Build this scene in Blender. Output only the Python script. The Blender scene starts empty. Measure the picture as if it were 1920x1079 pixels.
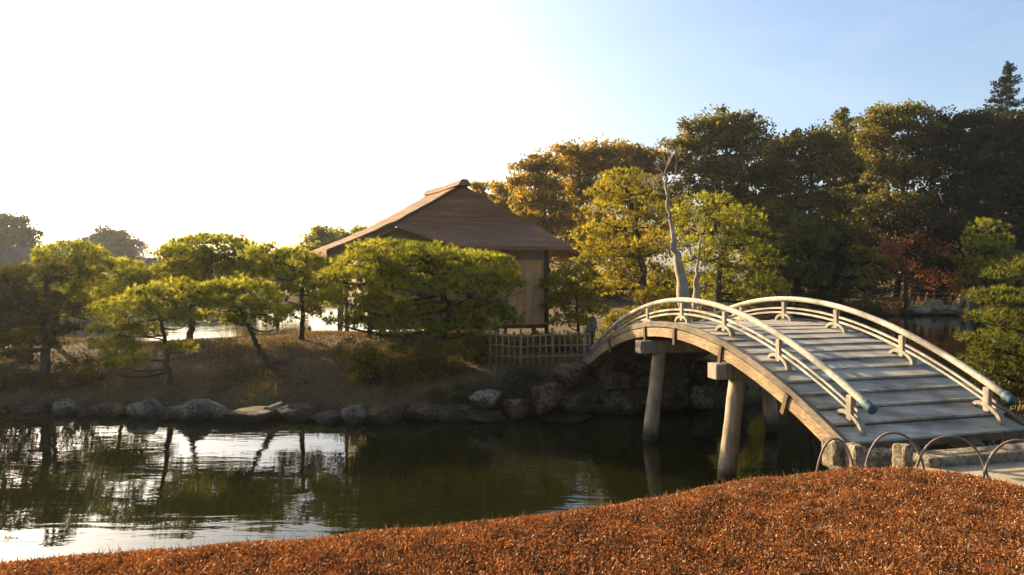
import bpy, bmesh, math, random
import numpy as np
from mathutils import Vector, Matrix, noise as mnoise

# ------------------------------------------------------------------ camera, sky, sun, exposure
SC = bpy.context.scene
COL = SC.collection
R = math.radians
H, F, CX, VH = 3.0, 1280.0, 960.0, 511.0        # eye height, focal length in photo pixels, centre, horizon row
WATER = -0.20

cam = bpy.data.objects.new('camera', bpy.data.cameras.new('camera'))
COL.objects.link(cam)
cam.data.lens = 36.0 * F / 1920.0
cam.data.sensor_width = 36.0
cam.data.clip_start = 0.05
cam.data.clip_end = 6000
cam.location = (0, 0, H)
cam.rotation_euler = (R(90), 0, 0)
cam.data.shift_y = -(539.5 - VH) / 1920.0
SC.camera = cam

SUN_AZ, SUN_EL = 48.0, 20.0                       # degrees left of the view direction, above the horizon
sd = Vector((-math.sin(R(SUN_AZ)) * math.cos(R(SUN_EL)), math.cos(R(SUN_AZ)) * math.cos(R(SUN_EL)), math.sin(R(SUN_EL))))
W = bpy.data.worlds.new("World"); SC.world = W
W.use_nodes = True
nt = W.node_tree
bg = nt.nodes['Background']
sky = nt.nodes.new('ShaderNodeTexSky')
sky.sky_type = 'NISHITA'
sky.sun_disc = False
sky.sun_elevation = R(SUN_EL)
sky.sun_rotation = R(-SUN_AZ)
sky.air_density = 1.0
sky.dust_density = 3.6
sky.ozone_density = 2.2
# faint high cirrus streaks
wtc = nt.nodes.new('ShaderNodeTexCoord'); wmp = nt.nodes.new('ShaderNodeMapping'); wmp.inputs['Scale'].default_value = (1.6, 4.5, 9.0); wmp.inputs['Rotation'].default_value = (0, R(24), 0)
wnz = nt.nodes.new('ShaderNodeTexNoise'); wnz.inputs['Scale'].default_value = 1.3; wnz.inputs['Detail'].default_value = 7; wnz.inputs['Roughness'].default_value = .62; wnz.inputs['Distortion'].default_value = .6
wrp = nt.nodes.new('ShaderNodeMapRange'); wrp.inputs[1].default_value = .42; wrp.inputs[2].default_value = .75; wrp.inputs[3].default_value = 0; wrp.inputs[4].default_value = .12
wmx = nt.nodes.new('ShaderNodeMix'); wmx.data_type = 'RGBA'; wmx.inputs[7].default_value = (4.2, 4.1, 4.0, 1)
nt.links.new(wtc.outputs['Generated'], wmp.inputs[0]); nt.links.new(wmp.outputs[0], wnz.inputs['Vector']); nt.links.new(wnz.outputs['Fac'], wrp.inputs[0])
nt.links.new(wrp.outputs[0], wmx.inputs[0]); nt.links.new(sky.outputs[0], wmx.inputs[6]); nt.links.new(wmx.outputs[2], bg.inputs[0])
bg.inputs[1].default_value = 0.092

sun = bpy.data.objects.new('sun', bpy.data.lights.new('sun', 'SUN'))
COL.objects.link(sun)
sun.data.energy = 5.0
sun.data.angle = R(0.5)
sun.data.color = (1.0, 0.78, 0.48)
sun.rotation_euler = sd.to_track_quat('Z', 'Y').to_euler()

SC.view_settings.view_transform = 'Standard'
SC.view_settings.look = 'None'
SC.view_settings.exposure = 1.65
SC.view_settings.gamma = 1.0
SC.cycles.max_bounces = 6
SC.cycles.diffuse_bounces = 3
SC.cycles.glossy_bounces = 3
SC.cycles.transmission_bounces = 4

# ------------------------------------------------------------------ helpers
def P(u, v, Y):
    """The place Y metres ahead that the photo shows at column u, row v."""
    return Vector(((u - CX) / F * Y, Y, H - (v - VH) / F * Y))

def tag(o, label=None, cat=None, group=None, kind=None):
    if label: o['label'] = label
    if cat: o['category'] = cat
    if group: o['group'] = group
    if kind: o['kind'] = kind
    return o

def empty(name, loc, label, cat, group=None):
    o = bpy.data.objects.new(name, None)
    COL.objects.link(o)
    o.location = loc
    o.empty_display_size = 0.2
    return tag(o, label, cat, group)

def link_mesh(name, me, mat, parent=None):
    o = bpy.data.objects.new(name, me)
    COL.objects.link(o)
    if mat: me.materials.append(mat)
    if parent:
        o.parent = parent
        o.matrix_parent_inverse = Matrix.Translation(-Vector(parent.location)) if parent.parent is None else parent.matrix_parent_inverse.copy()
        if parent.parent is not None:      # sub-part: parent part sits at the thing's base
            o.matrix_parent_inverse = Matrix.Translation(-Vector(parent.parent.location)) @ Matrix.Identity(4)
            o.matrix_parent_inverse = Matrix.Identity(4)
    return o

class MB:
    """Collects shapes in world space and links them as one mesh object."""
    def __init__(s): s.v = []; s.f = []; s.smooth = False
    def add(s, verts, faces):
        b = len(s.v)
        s.v += [tuple(p) for p in verts]
        s.f += [tuple(i + b for i in f) for f in faces]
    def box8(s, c):
        s.add(c, [(0,3,2,1),(4,5,6,7),(0,1,5,4),(1,2,6,5),(2,3,7,6),(3,0,4,7)])
    def box(s, c, size, M=None):
        hx, hy, hz = size[0]/2, size[1]/2, size[2]/2
        pts = [(-hx,-hy,-hz),(hx,-hy,-hz),(hx,hy,-hz),(-hx,hy,-hz),(-hx,-hy,hz),(hx,-hy,hz),(hx,hy,hz),(-hx,hy,hz)]
        c = Vector(c)
        s.box8([c + (M @ Vector(p) if M else Vector(p)) for p in pts])
    def tube(s, pts, rad, n=8, caps=True):
        pts = [Vector(p) for p in pts]
        if not hasattr(rad, '__len__'): rad = [rad] * len(pts)
        b = len(s.v)
        ref = None
        for i, p in enumerate(pts):
            d = (pts[min(i+1, len(pts)-1)] - pts[max(i-1, 0)])
            if d.length < 1e-9: d = Vector((0,0,1))
            d.normalize()
            if ref is None:
                ref = d.orthogonal()
            ref = (ref - d * ref.dot(d))
            if ref.length < 1e-6: ref = d.orthogonal()
            ref.normalize()
            w = d.cross(ref)
            for k in range(n):
                a = 2 * math.pi * k / n
                s.v.append(tuple(p + (ref * math.cos(a) + w * math.sin(a)) * rad[i]))
        for i in range(len(pts) - 1):
            for k in range(n):
                k2 = (k + 1) % n
                s.f.append((b+i*n+k, b+i*n+k2, b+(i+1)*n+k2, b+(i+1)*n+k))
        if caps:
            s.f.append(tuple(b + k for k in reversed(range(n))))
            e = b + (len(pts)-1)*n
            s.f.append(tuple(e + k for k in range(n)))
    def sweep(s, frames, prof):
        """frames: (origin, side, up) along a path; prof: 2-D outline."""
        b = len(s.v); n = len(prof)
        for o, a, u in frames:
            for (x, z) in prof:
                s.v.append(tuple(o + a * x + u * z))
        for i in range(len(frames) - 1):
            for k in range(n):
                k2 = (k + 1) % n
                s.f.append((b+i*n+k, b+i*n+k2, b+(i+1)*n+k2, b+(i+1)*n+k))
        s.f.append(tuple(b + k for k in reversed(range(n))))
        e = b + (len(frames)-1)*n
        s.f.append(tuple(e + k for k in range(n)))
    def build(s, name, mat, parent=None, bevel=0, smooth=False):
        me = bpy.data.meshes.new(name)
        org = Vector((0,0,0))
        if parent is not None:
            org = Vector(parent.location) if parent.parent is None else Vector(parent.parent.location)
        me.from_pydata([tuple(Vector(p) - org) for p in s.v], [], s.f)
        me.update()
        bm = bmesh.new(); bm.from_mesh(me)
        bmesh.ops.recalc_face_normals(bm, faces=bm.faces)
        bm.to_mesh(me); bm.free()
        if smooth:
            me.shade_smooth()
        o = bpy.data.objects.new(name, me); COL.objects.link(o)
        if mat: me.materials.append(mat)
        if parent is not None: o.parent = parent
        if bevel:
            m = o.modifiers.new('bevel', 'BEVEL'); m.width = bevel; m.segments = 2; m.limit_method = 'ANGLE'
        return o

def leaf_mesh(name, V, tris, tint, mat, parent=None, k=3):
    """V (n,3) world, each k verts one leaf, tint one value per leaf."""
    org = np.array(parent.location if parent is not None else (0,0,0), dtype=np.float64)
    me = bpy.data.meshes.new(name)
    n = len(V); nl = n // k
    me.vertices.add(n); me.vertices.foreach_set('co', (V - org).astype(np.float32).ravel())
    me.loops.add(n); me.loops.foreach_set('vertex_index', np.arange(n, dtype=np.int32))
    me.polygons.add(nl)
    me.polygons.foreach_set('loop_start', np.arange(0, n, k, dtype=np.int32))
    me.polygons.foreach_set('loop_total', np.full(nl, k, dtype=np.int32))
    at = me.attributes.new('tint', 'FLOAT', 'FACE')
    at.data.foreach_set('value', tint.astype(np.float32))
    me.update(calc_edges=True)
    o = bpy.data.objects.new(name, me); COL.objects.link(o)
    me.materials.append(mat)
    if parent is not None: o.parent = parent
    return o

def nrm(a): return a / np.maximum(np.linalg.norm(a, axis=1, keepdims=True), 1e-9)

def blades(rng, C, D, nb, L, w, spread):
    """needle tufts: nb triangles from every centre C along D."""
    n = len(C)
    c = np.repeat(C, nb, 0); d = np.repeat(D, nb, 0)
    d = nrm(d + rng.normal(0, spread, d.shape))
    s = nrm(np.cross(d, rng.normal(0, 1, d.shape)))
    l = L * rng.uniform(.6, 1.25, (n*nb, 1)); ww = w * rng.uniform(.7, 1.3, (n*nb, 1))
    V = np.stack([c - s*ww/2, c + s*ww/2, c + d*l], 1).reshape(-1, 3)
    return V

def leaves(rng, C, size, aspect=.6, up=None, upw=0.0):
    """rhombic leaves at the centres C."""
    n = len(C)
    d = nrm(rng.normal(0, 1, (n, 3)))
    if up is not None: d = nrm(d + up * upw)
    s = nrm(np.cross(d, rng.normal(0, 1, (n, 3))))
    l = size * rng.uniform(.6, 1.3, (n, 1))
    return np.stack([C - d*l*.5, C + s*l*aspect*.5, C + d*l*.5, C - s*l*aspect*.5], 1).reshape(-1, 3)

def dome_dirs(rng, n, zmin):
    z = rng.uniform(zmin, 1, n); a = rng.uniform(0, 2*np.pi, n); r = np.sqrt(np.maximum(0, 1 - z*z))
    return np.stack([r*np.cos(a), r*np.sin(a), z], 1)

# ------------------------------------------------------------------ materials
def mat_nodes(name):
    m = bpy.data.materials.new(name); m.use_nodes = True
    n = m.node_tree; n.nodes.clear()
    out = n.nodes.new('ShaderNodeOutputMaterial')
    return m, n, out

def add(n, t, **k):
    x = n.nodes.new(t)
    for a, b in k.items(): setattr(x, a, b)
    return x

def ramp(n, fac, stops, interp='LINEAR'):
    r = add(n, 'ShaderNodeValToRGB'); r.color_ramp.interpolation = interp
    e = r.color_ramp.elements
    while len(e) < len(stops): e.new(.5)
    for i, (p, c) in enumerate(stops):
        e[i].position = p; e[i].color = (*c, 1)
    n.links.new(fac, r.inputs[0])
    return r.outputs[0]

def noise(n, scale, detail=4, rough=.55, vec=None, dist=0.0):
    t = add(n, 'ShaderNodeTexNoise'); t.inputs['Scale'].default_value = scale
    t.inputs['Detail'].default_value = detail; t.inputs['Roughness'].default_value = rough
    t.inputs['Distortion'].default_value = dist
    if vec is None:
        vec = add(n, 'ShaderNodeNewGeometry').outputs['Position']
    n.links.new(vec, t.inputs['Vector'])
    return t.outputs['Fac']

def mapping(n, scale, rot=(0,0,0), src='geo'):
    mp = add(n, 'ShaderNodeMapping')
    mp.inputs['Scale'].default_value = scale; mp.inputs['Rotation'].default_value = rot
    s = add(n, 'ShaderNodeNewGeometry').outputs['Position'] if src == 'geo' else add(n, 'ShaderNodeTexCoord').outputs['Object']
    n.links.new(s, mp.inputs['Vector'])
    return mp.outputs[0]

def mixc(n, f, a, b, mode='MIX'):
    m = add(n, 'ShaderNodeMix', data_type='RGBA', blend_type=mode)
    for sock, val in ((0, f), (6, a), (7, b)):
        if hasattr(val, 'links') or isinstance(val, bpy.types.NodeSocket): n.links.new(val, m.inputs[sock])
        elif sock == 0: m.inputs[0].default_value = val
        else: m.inputs[sock].default_value = (*val, 1)
    return m.outputs[2]

def bump(n, h, strength, dist):
    b = add(n, 'ShaderNodeBump'); b.inputs['Strength'].default_value = strength; b.inputs['Distance'].default_value = dist
    n.links.new(h, b.inputs['Height'])
    return b.outputs[0]

def leaf_mat(name, dark, light, trans=.45, tcol=None, patch=1.2):
    m, n, out = mat_nodes(name)
    a = add(n, 'ShaderNodeAttribute', attribute_name='tint')
    nz = noise(n, patch, 3)
    mx = add(n, 'ShaderNodeMath', operation='MULTIPLY_ADD'); n.links.new(nz, mx.inputs[0]); mx.inputs[1].default_value = 1.0; mx.inputs[2].default_value = -.5
    ad = add(n, 'ShaderNodeMath', operation='ADD', use_clamp=True); n.links.new(a.outputs['Fac'], ad.inputs[0]); n.links.new(mx.outputs[0], ad.inputs[1])
    c = mixc(n, ad.outputs[0], dark, light)
    d = add(n, 'ShaderNodeBsdfDiffuse'); n.links.new(c, d.inputs[0])
    t = add(n, 'ShaderNodeBsdfTranslucent')
    if tcol is None: tcol = (1.5, 1.35, .6)
    tc = mixc(n, 1.0, c, tcol, 'MULTIPLY'); n.links.new(tc, t.inputs[0])
    s = add(n, 'ShaderNodeMixShader'); s.inputs[0].default_value = trans
    n.links.new(d.outputs[0], s.inputs[1]); n.links.new(t.outputs[0], s.inputs[2])
    g = add(n, 'ShaderNodeBsdfGlossy'); g.inputs['Roughness'].default_value = .45; g.inputs[0].default_value = (.6,.6,.5,1)
    s2 = add(n, 'ShaderNodeMixShader'); s2.inputs[0].default_value = .03
    n.links.new(s.outputs[0], s2.inputs[1]); n.links.new(g.outputs[0], s2.inputs[2])
    n.links.new(s2.outputs[0], out.inputs[0])
    return m

def wood_mat(name, c1, c2, stretch, rot=(0,0,0), rough=.8, bs=.4, stain=None, dirt=.5, wet=False, band=False):
    m, n, out = mat_nodes(name)
    p = add(n, 'ShaderNodeBsdfPrincipled'); p.inputs['Roughness'].default_value = rough; p.inputs['Specular IOR Level'].default_value = .25
    v = mapping(n, stretch, rot)
    g = noise(n, 1.0, 6, .65, v, .3)
    c = ramp(n, g, [(.3, c1), (.7, c2)])
    big = noise(n, 2.3, 4)
    c = mixc(n, ramp(n, big, [(.42, (0,0,0)), (.68, (dirt,)*3)]), c, stain or tuple(x*.45 for x in c1))
    if band:
        bn = noise(n, 1.0, 1, .5, mapping(n, (.12, 3.4, .12), (0,0,R(-15))))
        c = mixc(n, 1.0, c, ramp(n, bn, [(.3, (.62,.60,.56)), (.7, (1.12,1.10,1.06))]), 'MULTIPLY')
    if wet:
        gz = add(n, 'ShaderNodeSeparateXYZ'); n.links.new(add(n, 'ShaderNodeNewGeometry').outputs['Position'], gz.inputs[0])
        ja = add(n, 'ShaderNodeMath', operation='MULTIPLY_ADD'); n.links.new(big, ja.inputs[0]); ja.inputs[1].default_value = -.35; n.links.new(gz.outputs[2], ja.inputs[2])
        mr = add(n, 'ShaderNodeMapRange'); n.links.new(ja.outputs[0], mr.inputs[0]); mr.inputs[1].default_value = WATER - .08; mr.inputs[2].default_value = WATER + .22; mr.inputs[3].default_value = .92; mr.inputs[4].default_value = 0
        c = mixc(n, mr.outputs[0], c, (.02,.018,.010))
    n.links.new(c, p.inputs['Base Color'])
    n.links.new(bump(n, g, bs, .006), p.inputs['Normal'])
    n.links.new(p.outputs[0], out.inputs[0])
    return m

def rock_mat(name, c1, c2, moss=(.035,.04,.012)):
    m, n, out = mat_nodes(name)
    p = add(n, 'ShaderNodeBsdfPrincipled'); p.inputs['Roughness'].default_value = .9; p.inputs['Specular IOR Level'].default_value = .2
    a = noise(n, 2.6, 8, .62); b = noise(n, 13, 6, .7)
    c = ramp(n, a, [(.38, c1), (.58, c2)])
    c = mixc(n, ramp(n, b, [(.44, (0,0,0)), (.62, (.85,)*3)]), c, tuple(x*.4 for x in c1))
    l = noise(n, 1.3, 5, .6)
    c = mixc(n, ramp(n, l, [(.5, (0,0,0)), (.66, (.7,)*3)]), c, moss)
    # wet, algae dark band just above the water line
    gz = add(n, 'ShaderNodeSeparateXYZ'); n.links.new(add(n, 'ShaderNodeNewGeometry').outputs['Position'], gz.inputs[0])
    mr = add(n, 'ShaderNodeMapRange'); n.links.new(gz.outputs[2], mr.inputs[0])
    mr.inputs[1].default_value = WATER + .05; mr.inputs[2].default_value = WATER + .2; mr.inputs[3].default_value = .8; mr.inputs[4].default_value = 0
    c = mixc(n, mr.outputs[0], c, (.018,.016,.010))
    n.links.new(c, p.inputs['Base Color'])
    s = add(n, 'ShaderNodeMath', operation='ADD'); n.links.new(a, s.inputs[0]); n.links.new(b, s.inputs[1])
    n.links.new(bump(n, s.outputs[0], 1.0, .09), p.inputs['Normal'])
    n.links.new(p.outputs[0], out.inputs[0])
    return m

M = {}
M['pine'] = leaf_mat('pine_needles', (.060,.080,.012), (.38,.37,.050), .55)
M['pine_green'] = leaf_mat('green_pine_needles', (.030,.042,.010), (.18,.185,.028), .42)
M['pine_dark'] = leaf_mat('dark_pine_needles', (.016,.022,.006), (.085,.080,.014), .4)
M['pine_yellow_glow'] = leaf_mat('yellow_glow_pine_needles', (.11,.105,.013), (.40,.335,.042), .55)  # yellow-green needles, with warm flare glow put into their colour
M['forest'] = leaf_mat('forest_foliage', (.036,.042,.009), (.215,.180,.028), .48, patch=.35)
M['forest_glow'] = leaf_mat('glow_tinted_forest_foliage', (.12,.090,.015), (.42,.29,.045), .55, patch=.35)  # warm glow around the hut is painted into this leaf colour
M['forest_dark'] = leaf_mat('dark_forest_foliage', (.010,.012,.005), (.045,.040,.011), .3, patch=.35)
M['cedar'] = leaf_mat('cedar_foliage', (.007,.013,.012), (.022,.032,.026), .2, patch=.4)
M['haze_blue'] = leaf_mat('haze_tinted_foliage', (.020,.040,.038), (.055,.075,.050), .3, patch=.3)  # bluish fade of distance haze is mixed into the leaf colour
M['russet'] = leaf_mat('russet_leaves', (.22,.08,.025), (.50,.22,.07), .55, (1.4,1.0,.7))
M['shrub'] = leaf_mat('shrub_leaves', (.040,.042,.009), (.23,.18,.024), .5)
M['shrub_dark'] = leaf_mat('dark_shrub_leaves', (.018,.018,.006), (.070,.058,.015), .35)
M['cover'] = leaf_mat('rust_leaves', (.052,.019,.0065), (.50,.205,.062), .28, (1.3,1.0,.7), patch=5.0)
M['straw'] = leaf_mat('dry_grass', (.085,.060,.018), (.22,.155,.05), .35, (1.2,1.1,.7), patch=.9)
M['litter'] = leaf_mat('fallen_leaves', (.05,.030,.014), (.24,.155,.075), .2, (1.2,1.0,.7), patch=1.1)
M['bark'] = wood_mat('pine_bark', (.028,.020,.013), (.085,.060,.038), (6,6,2.5), bs=.9)
M['bark_pale'] = wood_mat('pale_bark', (.20,.145,.10), (.46,.37,.27), (3,3,1.2), bs=.3, dirt=.5)
M['bark_far'] = wood_mat('grey_bark', (.06,.048,.036), (.13,.105,.08), (2,2,.6), bs=.3)
M['twig'] = wood_mat('bare_twigs', (.16,.15,.15), (.25,.23,.22), (2,2,.6), bs=.1)
M['rail'] = wood_mat('weathered_rail_wood', (.25,.215,.165), (.54,.485,.385), (34,2.5,34), (0,0,R(-15)), bs=.8, dirt=.75)
M['post'] = wood_mat('weathered_post_wood', (.17,.14,.10), (.38,.325,.245), (30,30,3), bs=.4, dirt=.5)
M['beam'] = wood_mat('beam_wood', (.15,.095,.045), (.40,.285,.155), (30,1.6,30), (0,0,R(-15)), bs=.8, dirt=.6, stain=(.09,.055,.025))
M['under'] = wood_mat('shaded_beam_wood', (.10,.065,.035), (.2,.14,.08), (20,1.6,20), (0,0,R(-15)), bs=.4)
M['plank'] = wood_mat('grey_plank_wood', (.27,.25,.205), (.55,.515,.43), (1.6,34,20), (0,0,R(-15)), bs=.8, dirt=.6, stain=(.10,.082,.06), band=True)
M['edge'] = wood_mat('edge_board_wood', (.085,.062,.042), (.23,.18,.125), (30,1.6,30), (0,0,R(-15)), bs=.8, dirt=.6)
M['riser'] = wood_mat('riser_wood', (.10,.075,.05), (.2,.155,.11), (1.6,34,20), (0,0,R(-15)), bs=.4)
M['pile'] = wood_mat('pile_wood', (.22,.155,.095), (.46,.36,.245), (26,26,1.2), bs=.8, dirt=.65, wet=True)
M['wall_board'] = wood_mat('wall_boards', (.42,.215,.09), (.70,.43,.20), (9,9,.5), bs=.4, dirt=.3)
M['dark_wood'] = wood_mat('dark_frame_wood', (.07,.042,.025), (.15,.095,.055), (5,5,1.2), bs=.3)
M['bamboo'] = wood_mat('bamboo', (.17,.12,.07), (.36,.27,.16), (5,5,1.5), bs=.2)
M['hoop'] = wood_mat('hoop_bamboo', (.10,.07,.06), (.22,.16,.13), (9,9,9), rough=.55, bs=.2)
M['rock'] = rock_mat('bank_rock', (.05,.034,.02), (.21,.16,.105))
M['rock_grey'] = rock_mat('grey_rock', (.085,.066,.045), (.34,.285,.215))
M['rock_brown'] = rock_mat('brown_rock', (.065,.038,.018), (.25,.165,.09))
M['stone_pale'] = rock_mat('pale_stone', (.22,.17,.10), (.46,.38,.26), (.13,.10,.05))

def shingle_mat():
    m, n, out = mat_nodes('roof_shingle')
    p = add(n, 'ShaderNodeBsdfPrincipled'); p.inputs['Roughness'].default_value = .9; p.inputs['Specular IOR Level'].default_value = .15
    z = mapping(n, (.7,.7,14))
    a = noise(n, 1.0, 5, .7, z); b = noise(n, 9, 5, .7); e = noise(n, .8, 3)
    c = ramp(n, a, [(.3, (.15,.072,.038)), (.7, (.31,.165,.09))])
    c = mixc(n, ramp(n, b, [(.45, (0,0,0)), (.8, (.6,)*3)]), c, (.07,.05,.034))
    c = mixc(n, ramp(n, e, [(.48, (0,0,0)), (.7, (.5,)*3)]), c, (.16,.125,.06))
    n.links.new(c, p.inputs['Base Color'])
    s = add(n, 'ShaderNodeMath', operation='ADD'); n.links.new(a, s.inputs[0]); n.links.new(b, s.inputs[1])
    n.links.new(bump(n, s.outputs[0], .7, .03), p.inputs['Normal'])
    n.links.new(p.outputs[0], out.inputs[0])
    return m
M['roof'] = shingle_mat()

def plain_mat(name, c, rough=.8, var=.3, sc=6, metal=0):
    m, n, out = mat_nodes(name)
    p = add(n, 'ShaderNodeBsdfPrincipled'); p.inputs['Roughness'].default_value = rough; p.inputs['Metallic'].default_value = metal
    a = noise(n, sc, 5, .65)
    n.links.new(ramp(n, a, [(.3, tuple(x*(1-var) for x in c)), (.7, tuple(min(1, x*(1+var)) for x in c))]), p.inputs['Base Color'])
    n.links.new(bump(n, a, .3, .01), p.inputs['Normal'])
    n.links.new(p.outputs[0], out.inputs[0])
    return m
M['plaster'] = plain_mat('clay_plaster', (.24,.18,.085), .9, .15)
M['verdigris'] = plain_mat('verdigris_metal', (.022,.070,.088), .65, .6, 14, .1)
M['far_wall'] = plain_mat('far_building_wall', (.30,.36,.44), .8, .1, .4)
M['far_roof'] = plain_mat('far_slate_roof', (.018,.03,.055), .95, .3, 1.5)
M['far_glass'] = plain_mat('far_window_glass', (.06,.08,.11), .2, .2, 1)
M['pale_roof'] = plain_mat('pale_shelter_roof', (.42,.33,.24), .8, .2, 2)

def ground_mat():
    m, n, out = mat_nodes('ground_soil')
    p = add(n, 'ShaderNodeBsdfPrincipled'); p.inputs['Roughness'].default_value = .95; p.inputs['Specular IOR Level'].default_value = .1
    a = noise(n, .55, 5, .6); b = noise(n, 3.1, 6, .65); c0 = noise(n, 22, 5, .7)
    c = ramp(n, a, [(.38, (.05,.037,.018)), (.5, (.155,.105,.052)), (.62, (.07,.062,.022))])
    c = mixc(n, ramp(n, b, [(.42, (0,0,0)), (.66, (.75,)*3)]), c, (.14,.092,.045))
    c = mixc(n, ramp(n, c0, [(.4, (0,0,0)), (.7, (.6,)*3)]), c, (.035,.026,.013))
    gz = add(n, 'ShaderNodeSeparateXYZ'); n.links.new(add(n, 'ShaderNodeNewGeometry').outputs['Position'], gz.inputs[0])
    mr = add(n, 'ShaderNodeMapRange'); n.links.new(gz.outputs[2], mr.inputs[0])
    mr.inputs[1].default_value = WATER; mr.inputs[2].default_value = WATER + .25; mr.inputs[3].default_value = .9; mr.inputs[4].default_value = 0
    c = mixc(n, mr.outputs[0], c, (.022,.018,.010))
    n.links.new(c, p.inputs['Base Color'])
    s = add(n, 'ShaderNodeMath', operation='ADD'); n.links.new(b, s.inputs[0]); n.links.new(c0, s.inputs[1])
    n.links.new(bump(n, s.outputs[0], .8, .05), p.inputs['Normal'])
    n.links.new(p.outputs[0], out.inputs[0])
    return m
M['ground'] = ground_mat()

def sand_mat():
    m, n, out = mat_nodes('path_gravel')
    p = add(n, 'ShaderNodeBsdfPrincipled'); p.inputs['Roughness'].default_value = .95
    a = noise(n, 2.0, 5, .6); b = noise(n, 70, 3, .7)
    c = ramp(n, a, [(.35, (.27,.20,.115)), (.65, (.40,.31,.19))])
    c = mixc(n, ramp(n, b, [(.4, (0,0,0)), (.75, (.5,)*3)]), c, (.16,.12,.07))
    n.links.new(c, p.inputs['Base Color'])
    n.links.new(bump(n, b, .6, .01), p.inputs['Normal'])
    n.links.new(p.outputs[0], out.inputs[0])
    return m
M['sand'] = sand_mat()

def water_mat():
    m, n, out = mat_nodes('pond_water')
    p = add(n, 'ShaderNodeBsdfPrincipled')
    p.inputs['Base Color'].default_value = (.008,.009,.0025,1); p.inputs['Roughness'].default_value = .015
    p.inputs['IOR'].default_value = 1.36; p.inputs['Specular IOR Level'].default_value = .5
    v = mapping(n, (1.1, 5.2, 1), (0, 0, R(-9)))
    a = noise(n, 1.0, 3, .5, v, .5)
    v2 = mapping(n, (.45, 1.3, 1), (0, 0, R(12)))
    b = noise(n, 1.0, 2, .5, v2, .3)
    area = noise(n, .16, 2)
    k = add(n, 'ShaderNodeMapRange'); n.links.new(area, k.inputs[0]); k.inputs[1].default_value = .38; k.inputs[2].default_value = .62; k.inputs[3].default_value = .35; k.inputs[4].default_value = 1.0
    mu = add(n, 'ShaderNodeMath', operation='MULTIPLY'); n.links.new(a, mu.inputs[0]); n.links.new(k.outputs[0], mu.inputs[1])
    s = add(n, 'ShaderNodeMath', operation='MULTIPLY_ADD'); n.links.new(b, s.inputs[0]); s.inputs[1].default_value = 1.3; n.links.new(mu.outputs[0], s.inputs[2])
    n.links.new(bump(n, s.outputs[0], 1.0, .0048), p.inputs['Normal'])
    n.links.new(p.outputs[0], out.inputs[0])
    return m
M['water'] = water_mat()

# ------------------------------------------------------------------ terrain
def poly_sd(X, Y, poly):
    """signed distance to a polygon, positive inside (numpy)."""
    p = np.array(poly, float); q = np.roll(p, -1, 0)
    d2 = np.full(X.shape, 1e18); inside = np.zeros(X.shape, bool)
    for (ax, ay), (bx, by) in zip(p, q):
        ex, ey = bx-ax, by-ay
        t = np.clip(((X-ax)*ex + (Y-ay)*ey) / (ex*ex+ey*ey+1e-12), 0, 1)
        d2 = np.minimum(d2, (X-ax-t*ex)**2 + (Y-ay-t*ey)**2)
        c = ((ay > Y) != (by > Y)) & (X < (bx-ax)*(Y-ay)/(by-ay+1e-12)+ax)
        inside ^= c
    d = np.sqrt(d2)
    return np.where(inside, d, -d)

ISLAND = [(-26,19),(-18,17.2),(-12,16.1),(-8,15.3),(-5,15.05),(-2,15.0),(0,15.2),(1.6,15.5),(3.4,15.7),(5.2,16.0),(6.6,17.6),(8.0,21),
          (10,27),(13,34),(13,42),(7,46),(1,44),(-2,36),(-4.5,29),(-8,25.5),(-14,24),(-20,23.5),(-26,22)]
NEAR = [(-60.00,2.80),(-12.00,3.50),(-4.22,4.64),(-3.41,4.90),(-2.80,5.07),(-1.54,5.26),(-0.65,5.55),(0.17,5.75),(0.84,6.02),(1.76,6.96),(2.42,6.67),(3.00,7.20),(3.40,7.60),(3.60,8.20),(4.20,8.70),(6.60,9.00),(8.00,10.50),(8.80,12.60),(13.00,15.00),(30.00,19.00),(90.00,26.00),(90.00,-60.00),(-60.00,-60.00)]
MOUND = [(-60.00,2.50),(-12.00,3.20),(-4.22,4.29),(-3.41,4.55),(-2.80,4.72),(-1.54,4.93),(-0.65,5.20),(0.17,5.42),(0.85,5.70),(1.65,6.20),(2.49,6.50),(2.97,6.68),(3.71,6.42),(4.24,6.10),(4.38,5.85),(5.04,5.20),(9.00,1.00),(9.00,-30.00),(-60.00,-30.00)]
POND = [(-75,62),(-40,66),(-18,70),(-2,60),(8,53),(20,51.5),(33,51.5),(45,47),(70,38),(90,30),(200,10),(200,-80),(-200,-80),(-200,40)]

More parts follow.
